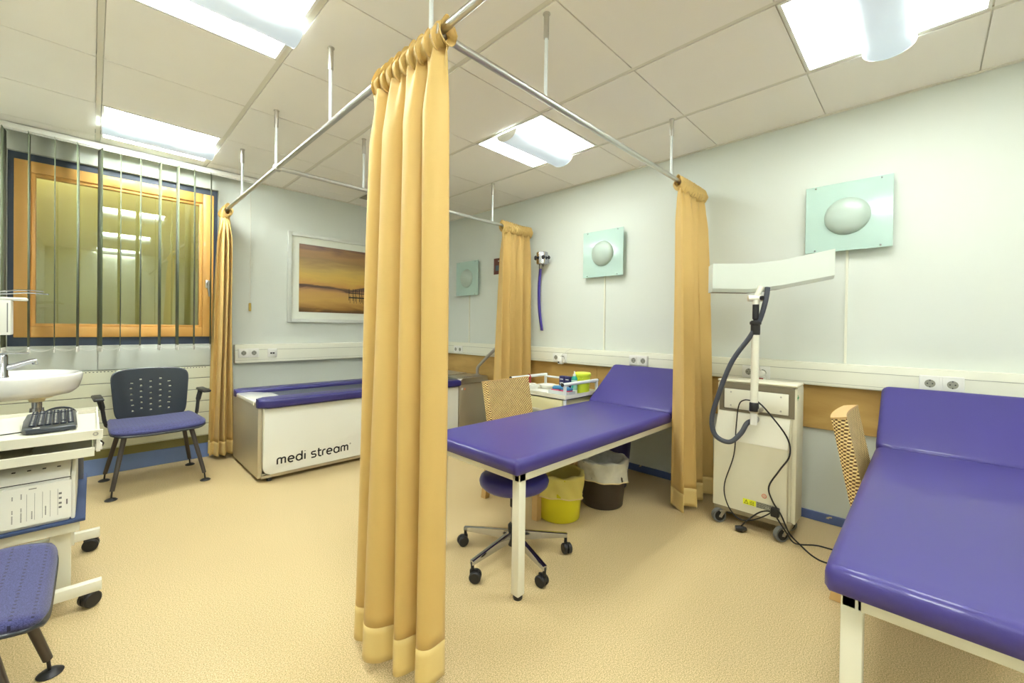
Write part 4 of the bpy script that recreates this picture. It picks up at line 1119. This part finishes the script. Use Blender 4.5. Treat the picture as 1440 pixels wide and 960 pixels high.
# CE mark
def arcx(b, cy, cz, r, a0, a1):
    n = 10
    for k in range(n):
        A = math.radians(a0+(a1-a0)*k/n); B_ = math.radians(a0+(a1-a0)*(k+1)/n)
        b._mk([(x,cy-r*math.cos(A),cz+r*math.sin(A)),(x,cy-r*math.cos(B_),cz+r*math.sin(B_)),(x,cy-(r-.0014)*math.cos(B_),cz+(r-.0014)*math.sin(B_)),(x,cy-(r-.0014)*math.cos(A),cz+(r-.0014)*math.sin(A))],[(0,1,2,3)])
arcx(b,-.082,.161,.005,80,280); arcx(b,-.094,.161,.005,80,280)
b._mk([(x,-.089,.1617),(x,-.094,.1617),(x,-.094,.1603),(x,-.089,.1603)],[(0,1,2,3)])
b.build('plate_print', INK, t, smooth=0, recalc=False)
b = MB(); b.lathe([(.009,fx-.0006),(.0125,fx-.0006)], (0,-.063,.222), 24, axis='x'); b.lathe([(.004,fx-.0006),(.0062,fx-.0006)], (0,-.063,.222), 4, axis='x'); b.build('inspection_stamp', TERRA, t, solid=.0004)
b = MB()
b.box((.03,-hy-.0128,.79),(.055,-hy-.012,.80)).box((.038,-hy-.0128,.78),(.046,-hy-.012,.812)).prism([(.055,.787),(.07,.795),(.055,.803)],-hy-.0128,-hy-.012,'y'); b.build('green_sign', GREEN, t, smooth=0)
# hose port & hose
o0 = Vector((2.70,.70,0))
MB().lathe([(.0001,-.03),(.017,-.03),(.02,-.024),(.024,-.006),(.026,.0)], (.028,.0,.645), 22, axis='x').build('hose_port', CHROME, t)
hz = sm([(2.64,.625,1.405),(2.632,.632,1.33),(2.63,.66,1.22),(2.61,.70,1.13),(2.59,.79,.976),(2.58,.86,.761),(2.575,.886,.631),(2.575,.862,.545),(2.58,.79,.522),(2.60,.738,.575),(2.63,.715,.632),(2.675,.70,.645),(2.71,.70,.645)], 8)
MB().tube([p-o0 for p in hz], .0135, 12).build('hose', HOSE, t)
# thin cord looped from the pole bracket to the plug
cd = sm([(2.640,.69,.765),(2.65,.735,.762),(2.655,.765,.726),(2.665,.780,.599),(2.665,.79,.429),(2.665,.838,.248),(2.66,.825,.147),(2.66,.775,.075),(2.66,.713,.068),(2.66,.64,.112),(2.665,.585,.16)], 6)
cd2 = sm([(2.64,.665,.765),(2.645,.62,.72),(2.67,.528,.586),(2.66,.511,.49),(2.668,.558,.397),(2.668,.608,.293),(2.668,.59,.219),(2.66,.545,.155),(2.655,.505,.072),(2.69,.46,.012),(2.62,.39,.0035),(2.60,.32,.0035),(2.66,.15,.0035),(2.85,-.1,.0035),(3.08,-.25,.0035)], 6)
tt = thing('power_cord', 'black power cord hanging in front of the therapy machine and over the floor', 'cord', (2.66,.6,0))
o1 = Vector((2.66,.6,0))
MB().tube([p-o1 for p in cd], .0035, 8).build('cord', CORDB, tt)
MB().tube([p-o1 for p in cd2], .0042, 8).build('cord', CORDB, tt)
MB().tube([p-o1 for p in sm([(2.64,.748,.02),(2.645,.70,.085),(2.655,.64,.145),(2.655,.585,.155),(2.65,.53,.09),(2.66,.49,.03),(2.72,.46,.004),(2.77,.40,.0035),(2.78,.33,.0035),(2.80,.2,.0035),(2.95,.05,.0035)], 6)], .004, 8).build('cord', CORDB, tt)
MB().box((2.648-2.66,-.045,.135),(2.682-2.66,-.005,.185), bev=.006).build('plug', CORDB, tt)
MB().tube([(-.03,.165,.019),(-.015,.135,.019),(0,.115,.02)],[.014,.019,.009],12).build('plug', BLACKP, tt)

# ------------------------------------------------------------------ instrument trolley
t = thing('instrument_trolley', 'white instrument trolley with tube rails behind the middle couch', 'trolley', (2.43,1.86,0))
TX, TY = .41, .53
for x in (0,TX):
    for y in (0,TY): MB().tube([(x,y,.03),(x,y,.745)],.0125,14).build('post', WTUBE, t)
for y in (0,TY):
    r = MB().tube([(-.03,y,.75),(TX+.01,y,.75)],.0125,14).build('rail', WTUBE, t)
    MB().tube([(-.035,y,.75),(-.028,y,.75)],.0135,14).tube([(TX+.01,y,.75),(TX+.016,y,.75)],.0135,14).build('end_cap', BLACKP, r)
MB().tube([(TX,0,.735),(TX,TY,.735)],.009,12).build('rail', WTUBE, t)
b = MB().box((-.015,-.015,.642),(TX+.015,TY+.015,.655), bev=.002)
for A, B in (((-.015,-.015,.655),(TX+.015,-.009,.672)), ((-.015,TY+.009,.655),(TX+.015,TY+.015,.672)), ((-.015,-.009,.655),(-.009,TY+.009,.672)), ((TX+.009,-.009,.655),(TX+.015,TY+.009,.672))): b.box(A, B)
b.build('top_tray', WHITEM, t)
b = MB(); b.box((-.013,-.012,.637),(TX+.013,TY+.012,.641)).build('shadow_gap', BLACKP, t)
b = MB().box((.0,.016,.54),(.42,TY-.016,.636), bev=.003).build('drawer_box', DRAWM, t)
d = MB().box((-.012,.016,.535),(-.001,TY-.016,.633), bev=.003).build('drawer_front', DRAWM, t)
MB().box((-.02,.20,.528),(-.002,.33,.545), bev=.004).build('pull', CREAMM, d)
MB().box((0,0,.20),(TX,TY,.215), bev=.002).build('lower_shelf', WHITEM, t)
MB().box((TX-.01,.02,.215),(TX,TY-.02,.535)).build('rear_board', BROWNBOX, t)
for x in (0,TX):
    for y in (0,TY): castor(t, (x,y,0), .022, .03, .4)
TT = .6555
def on(x, y): return (x, y, TT)
# kidney / round dishes
def dish(name, label, loc, rx, ry, h, m_=WHITEP):
    t = thing(name, label, 'dish', loc)
    MB().lathe([(.0001,0),(rx*.8,0),(rx,h),(rx+.005,h),(rx+.005,h-.003),(rx*.82,-.0)], (0,0,.0005), 30, sy=ry/rx).build('bowl', m_, t)
    return t
dish('enamel_dish', 'white oval dish on the left end of the instrument trolley', on(2.55,2.305), .075, .055, .035)
dish('enamel_dish', 'white dish further back on the instrument trolley beside the rear rail', on(2.71,2.26), .07, .06, .03)
t = thing('cotton_pads', 'heap of white cotton pads lying in the oval dish', 'cotton pads', (2.55,2.305,TT+.034)); rnd = random.Random(3)
b = MB()
for i in range(7): 
    a = rnd.random()*6.3; r = rnd.random()*.045; b.lathe([(.0001,0),(.02,.0),(.022,.004),(.02,.008),(.0001,.009)], (r*math.cos(a), r*.7*math.sin(a), .0+.002*i-.004), 14)
b.build('pads', WHITEP, t)
t = thing('instrument_tray', 'flat white tray at the front of the instrument trolley', 'tray', on(2.50,2.155))
b = MB().box((-.06,-.10,.0),(.06,.06,.004)); frame_ring  # flat base
for A, B in (((-.06,-.10,.004),(.06,-.096,.016)),((-.06,.056,.004),(.06,.06,.016)),((-.06,-.096,.004),(-.056,.056,.016)),((.056,-.096,.004),(.06,.056,.016))): b.box(A,B)
b.build('tray', WHITEP, t)
for y, lb in ((2.052,'left navy cardboard box standing on the instrument trolley'),(1.998,'right navy cardboard box beside the teal bottle')):
    t = thing('cardboard_box', lb, 'box', on(2.655,y), 0, 'navy boxes on the trolley')
    MB().box((-.02,-.024,0),(.02,.024,.125), bev=.001, seg=1).build('carton', DBOX, t)
    b = MB()
    for k, (z, w_) in enumerate(((.098,.03),(.07,.034),(.06,.026),(.045,.034),(.035,.03))): b.box((-.0206,-w_/2,z),(-.02,w_/2,z+.005))
    b.build('print', WHITEP, t, smooth=0)
t = thing('spray_bottle', 'white bottle with teal label on the instrument trolley', 'bottle', on(2.64,1.93))
MB().lathe([(.0001,0),(.022,0),(.0235,.004),(.0235,.105)], (0,0,0), 24).build('body', WHITEP, t)
MB().lathe([(.0237,.03),(.0237,.10)], (0,0,0), 24).build('label', mat('pale_teal_label',(150,206,186),.5), t)
MB().box((-.0242,-.008,.045),(-.0236,.008,.085)).build('label_print', TEAL, t)
MB().lathe([(.0235,.104),(.023,.118),(.014,.134),(.012,.136),(.0001,.137)], (0,0,0), 24).build('shoulder', TEAL, t)
MB().lathe([(.012,.135),(.012,.15),(.006,.153),(.005,.172),(.0001,.174)], (0,0,0), 18).build('nozzle', WHITEP, t)
t = thing('sharps_container', 'lime yellow sharps container on the instrument trolley', 'sharps container', on(2.74,1.925))
MB().lathe([(.0001,0),(.05,0),(.053,.004),(.062,.14),(.0001,.14)], (0,0,0), 36).build('pot', LIME, t)
MB().lathe([(.064,.132),(.067,.134),(.067,.150),(.06,.158),(.0001,.160)], (0,0,0), 36).build('lid', LIME, t)
MB().lathe([(.0001,-.008),(.016,-.008),(.018,0)], (-.058,-.01,.105), 16, axis='x').build('boss', LIME, t)
MB().tube(sm([(-.066,-.045,.12),(-.072,-.03,.095),(-.07,.0,.075),(-.055,.04,.06)]),.004,6).build('strap', LIME, t)
t = thing('clear_tray', 'clear plastic tray holding blue and pink sachets on the trolley', 'tray', on(2.515,1.955))
MB().box((-.045,-.095,0),(.045,.095,.004)).box((-.045,-.095,.004),(-.042,.095,.035)).box((.042,-.095,.004),(.045,.095,.035)).box((-.042,-.095,.004),(.042,-.092,.035)).box((-.042,.092,.004),(.042,.095,.035)).build('tray', mat('clear_grey_plastic',(206,214,214),.3), t)
for dx, dy, dz, m_, rz, h_, lb in ((0,.045,.0045,PINK,.1,.036,'pink sachet in the left half of the clear tray'),(0,-.045,.0045,PINK,-.1,.036,'pink sachet in the right half of the clear tray'),
        (.004,.040,.041,SKYB,.35,.022,'blue sachet lying on the left pink sachet'),(.0,-.048,.041,SKYB,-.3,.018,'blue sachet lying on the right pink sachet')):
    t = thing('sachet', lb, 'sachet', (2.515+dx,1.955+dy,TT+dz), rz, 'sachets in the clear tray')
    MB().box((-.034,-.036,0),(.034,.036,h_), bev=.006).build('packet', m_, t)
t = thing('rail_clip', 'small red clip hanging on the left trolley rail', 'clip', (2.62,2.39,.75))
b = MB(); b.tube([(0,.016*math.cos(a),.016*math.sin(a)) for a in [2*PI*k/14 for k in range(14)]], .004, 8, closed=True); b.box((-.006,-.022,-.055),(.006,-.014,.0), bev=.002).box((-.02,-.022,-.05),(-.008,-.016,-.0), bev=.002)
b.build('clip', RED, t)

# ------------------------------------------------------------------ wash basin, tap, dispenser
t = thing('wash_basin', 'white ceramic wash basin on the left edge below the window', 'wash basin', (-.325,3.62,0))
prof = [(.0001,.738),(.12,.735),(.20,.738),(.245,.748),(.270,.775),(.282,.82),(.287,.852),(.282,.862),(.268,.864),(.252,.856),(.235,.82),(.15,.775),(.05,.765),(.0001,.765)]
MB().lathe(prof, (0,0,0), 56, sy=.98).build('bowl', CERAM, t, smooth=60)
MB().box((-.275,-.12,.80),(-.16,.12,.859), bev=.012, seg=3).build('tap_deck', CERAM, t)
MB().lathe([(.0001,.70),(.03,.70),(.034,.715),(.062,.722),(.075,.737)], (.10,0,0), 24).build('waste_collar', mat('cream_waste',(226,214,176),.4), t)
MB().tube([(.10,0,.705),(.10,0,.66)],.021,16).tube([(.10,0,.665),(.10,0,.64),(.10,0,.60)],[.028,.03,.026],16).tube(sm([(.10,0,.61),(.09,.0,.575),(.04,0,.565),(-.05,0,.575),(-.28,0,.58)]),.015,12).build('trap', CHROME, t)
b = MB().tube(sm([(-.28,-.03,.62),(-.14,-.05,.61),(-.09,-.05,.66),(-.10,-.03,.76)]),.007,10).tube(sm([(-.28,.03,.60),(-.10,.02,.59),(-.05,.0,.66),(-.08,.0,.76)]),.007,10)
b.build('supply_hose', mat('braided_hose',(150,110,80),.4,metal=.4), t)
MB().cyl((-.285,-.03,.62),(-.23,-.03,.62),.014, seg=12).cyl((-.285,.03,.60),(-.22,.03,.60),.014, seg=12).build('stop_valve', CHROME, t)
t = thing('basin_tap', 'chrome single-lever tap standing on the wash basin', 'tap', (-.345,3.50,.858))
MB().lathe([(.0001,0),(.029,0),(.029,.006),(.0255,.012),(.0255,.112),(.022,.122),(.0001,.124)], (0,0,0), 24).build('body', CHROME, t)
MB().tube([(.01,0,.05),(.05,.006,.062),(.10,.014,.082),(.125,.018,.086)],[.017,.015,.013,.012],14).cyl((.118,.017,.083),(.12,.017,.064),.0115, seg=14).build('spout', CHROME, t)
MB().prism([(-.015,.0),(.05,-.008),(.10,-.006),(.10,.01),(.05,.012),(-.015,.014)], .124, .133, 'z', bev=.003).build('lever', CHROME, t)
b = MB(); b.lathe([(.0001,.024),(.005,.024),(.006,.0225)], (0,-.0,.085), 12, axis='x'); b.build('temperature_dot', RED, t)
t = thing('soap_dispenser', 'white wall soap dispenser with wire lever at the left edge', 'soap dispenser', (-.60,3.6,0))
MB().box((0,-.05,1.085),(.285,.05,1.275), bev=.006).build('housing', WHITEP, t)
MB().box((0,-.045,1.275),(.34,.045,1.292), bev=.006, seg=3).build('top_plate', WHITEP, t)
MB().tube(sm([(.12,-.03,1.295),(.26,-.03,1.325),(.34,-.02,1.335),(.40,-.01,1.332)]),.0035,8).tube(sm([(.12,.03,1.295),(.28,.03,1.315),(.34,.02,1.322),(.42,.0,1.318)]),.0035,8).build('lever', CHROME, t)
MB().box((.05,-.052,1.12),(.056,-.05,1.25)).box((.27,-.0515,1.10),(.274,-.05,1.26)).build('seam', GREYW, t)

# ------------------------------------------------------------------ computer trolley
t = thing('equipment_trolley', 'white equipment trolley with pull-out trays and blue lower shelf at left', 'trolley', (0,2.40,0))
xl = -.55
b = MB().box((xl,.012,.688),(.018,.70,.70)).box((xl,0,.684),(.032,.012,.722), bev=.0015, seg=1).box((.014,.012,.70),(.020,.70,.716)).box((xl,.694,.70),(.018,.70,.715))
b.build('top_tray', WHITEM, t)
MB().lathe([(.0045,-.0005),(.008,-.001),(.009,.001)], (.010,0,.706), 16, axis='y').build('lock', STEEL, t)
MB().box((-.05,.60,.7005),(.012,.69,.702)).build('grey_inlay', STEELW, t)
b = MB().box((xl,.012,.618),(.0,.55,.626)).box((xl,0,.616),(.007,.012,.652), bev=.0015, seg=1).box((.003,.012,.626),(.007,.50,.65)).box((xl,.54,.626),(.0,.55,.68))
b.build('pull_out_tray', WHITEM, t)
MB().box((.012,.03,.626),(.024,.60,.676)).box((.007,.05,.628),(.03,.14,.655), bev=.002).build('tray_runner', WHITEP, t)
MB().tube([(.025,.06,.665),(.034,.07,.65),(.03,.085,.635)],.003,6).build('tray_catch', BLACKP, t)
MB().box((xl,.04,.627),(-.17,.40,.645)).build('mesh_insert', mat('perforated_beige',(190,182,150),.6,bump=.8,bscale=260), t)
MB().box((xl,0,.36),(-.018,.70,.373), bev=.003).build('blue_shelf', BLUESH, t)
MB().box((xl,.03,.315),(-.035,.07,.358)).box((xl,.60,.315),(-.035,.64,.358)).box((-.08,.07,.32),(-.04,.60,.356)).build('under_frame', WHITEM, t)
for y in (.08,.56): MB().box((-.12,y,.06),(-.06,y+.04,.358), bev=.003).build('column', WHITEM, t)
MB().box((-.055,.60,.373),(-.03,.64,.688)).box((-.50,.60,.373),(-.47,.64,.688)).build('rear_post', mat('grey_post',(110,112,122),.5), t)
for y in (0,.60):
    MB().box((xl+.05,y-.012,.062),(.03,y+.022,.105), bev=.003).build('foot_bar', WHITEM, t)
    for x in (-.005,-.42): castor(t, (x-.012,y+.006,0), .031, .05, .5 if y == 0 else -.15, stem=.075, name='castor')
# printer-like cased unit
t = thing('cased_unit', 'white cased unit with printed front flap on the blue shelf', 'equipment case', (0,2.42,.3735))
b = MB(); b.prism([(.0,.0),(.012,.165),(.04,.19),(.30,.232),(.50,.232),(.50,.0)], xl+.03, -.062, 'x', bev=.006, seg=3); b.build('case', WHITEP, t)
b = MB(); b.prism([(-.012,.012),(-.0,.158),(.006,.158),(-.004,.012)], xl+.03, -.058, 'x', bev=.002); fl_ = b.build('front_flap', WHITEP, t)
MB().box((xl+.03,.0095,.1665),(-.060,.012,.169)).build('flap_gap', BLACKP, t)
b = MB(); b.prism([(.0,.0),(.02,.17),(.30,.236),(.46,.20),(.46,.0)], -.060, -.047, 'x', bev=.005, seg=3); b.build('side_cover', WHITEP, t)
b = MB()
for r_ in range(3):
    for i in range(11):
        x = -.50+i*.04+r_*.012; y = .08+.075*r_; z = .19+ (y-.04)*(.042/.26)
        b.box((x,y,z+.0008),(x+.010,y+.012,z+.003))
b.build('vent_slots', BLACKP, t, smooth=0)
b = MB(); 
def yf(z): return -.0128+(z-.012)*(.012/.146)
def fr(b, x0, x1, z0, z1):
    b._mk([(x0,yf(z0),z0),(x1,yf(z0),z0),(x1,yf(z1),z1),(x0,yf(z1),z1)],[(0,1,2,3)])
for x in (-.245,-.175,-.155,-.135,-.115,-.095): fr(b, x, x+.0008, .03, .13)
for x, segs in ((-.212,((.03,.055),(.065,.078),(.115,.13))),(-.19,((.03,.06),(.068,.08),(.115,.135))),(-.163,((.035,.06),)),(-.128,((.04,.075),))):
    for z0, z1 in segs:
        z = z0
        while z < z1: fr(b, x, x+.003, z, z+.0035); z += .005
for z in (.055,.071,.09,.108): fr(b, -.092, -.084, z, z+.007)
fr(b, -.072, -.068, .065, .085); fr(b, -.17, -.150, .146, .149)
b.build('print', GREYINK, t, smooth=0, recalc=False)
# keyboard
t = thing('keyboard', 'dark grey computer keyboard lying on the top tray of the equipment trolley', 'keyboard', (-.135,2.80,.7005), math.radians(2))
out = [(-.075,-.19),(-.062,-.225),(-.03,-.238),(.078,-.225),(.083,-.2),(.085,.20),(.07,.235),(-.02,.245),(-.06,.235),(-.075,.20),(-.078,.0)]
MB().prism(out, 0.002, .022, 'z', bev=.006, seg=3).build('case', DGREY, t)
b = MB()
for i in range(16):
    for j_ in range(6):
        if i == 12 or (j_ == 4 and i == 2): continue
        x = -.058+j_*.0225; y = -.16+i*.0245 + (.004 if j_ % 2 else 0)
        MB().box((x,y,.022),(x+.019,y+.0205,.0275), bev=.002, seg=1).build('key', KEYM, t)
b = MB()
for i in range(16):
    for j_ in range(6):
        if i == 12 or (j_ == 4 and i == 2): continue
        x = -.058+j_*.0225; y = -.16+i*.0245 + (.004 if j_ % 2 else 0)
        b.box((x+.006,y+.007,.0275),(x+.011,y+.0125,.0278))
b.build('key_legends', [TRUNK], t, smooth=0)
MB().box((-.045,-.215,.022),(-.025,-.20,.0225)).build('badge', WHITEP, t)
b = MB(); b.grid(lambda u, v: (.03+.055*math.cos(PI*(u)), .235+.02*v*math.sin(PI*u), .004+.035*math.sin(PI*u)*(1-v*.3)), 12, 2); b.build('rear_hump', DGREY, t, solid=.006)
MB().tube(sm([(-.07,-.17,.006),(-.14,-.175,.004),(-.25,-.19,.004),(-.38,-.20,.004)]),.0025,6).build('cable', CORDB, t)

# ------------------------------------------------------------------ camera
def R(yaw, pitch, roll):
    y, p, r = map(math.radians, (yaw, pitch, roll))
    fwd = Vector((math.sin(y)*math.cos(p), math.cos(y)*math.cos(p), -math.sin(p)))
    right = Vector((math.cos(y), -math.sin(y), 0)); up = right.cross(fwd)
    return right*math.cos(r)+up*math.sin(r), up*math.cos(r)-right*math.sin(r), fwd
r_, u_, f_ = R(45.2054, .4656, .7665)
cam = bpy.data.cameras.new('camera'); co = bpy.data.objects.new('camera', cam); COL.objects.link(co)
cam.sensor_width = 36; cam.lens = 585.395*36/1440; cam.shift_y = -(480-464.654)/1440; cam.clip_start = .02
M = Matrix((( r_.x, u_.x, -f_.x, 0), (r_.y, u_.y, -f_.y, 0), (r_.z, u_.z, -f_.z, 1.1645), (0,0,0,1)))
co.matrix_world = M
SC.camera = co
w = bpy.data.worlds.new('world'); SC.world = w; w.use_nodes = True
w.node_tree.nodes['Background'].inputs[0].default_value = (.03,.04,.06,1); w.node_tree.nodes['Background'].inputs[1].default_value = .3
SC.view_settings.view_transform = 'Standard'; SC.view_settings.look = 'None'; SC.view_settings.gamma = 1
SC.view_settings.use_curve_mapping = False
SC.view_settings.exposure = .38
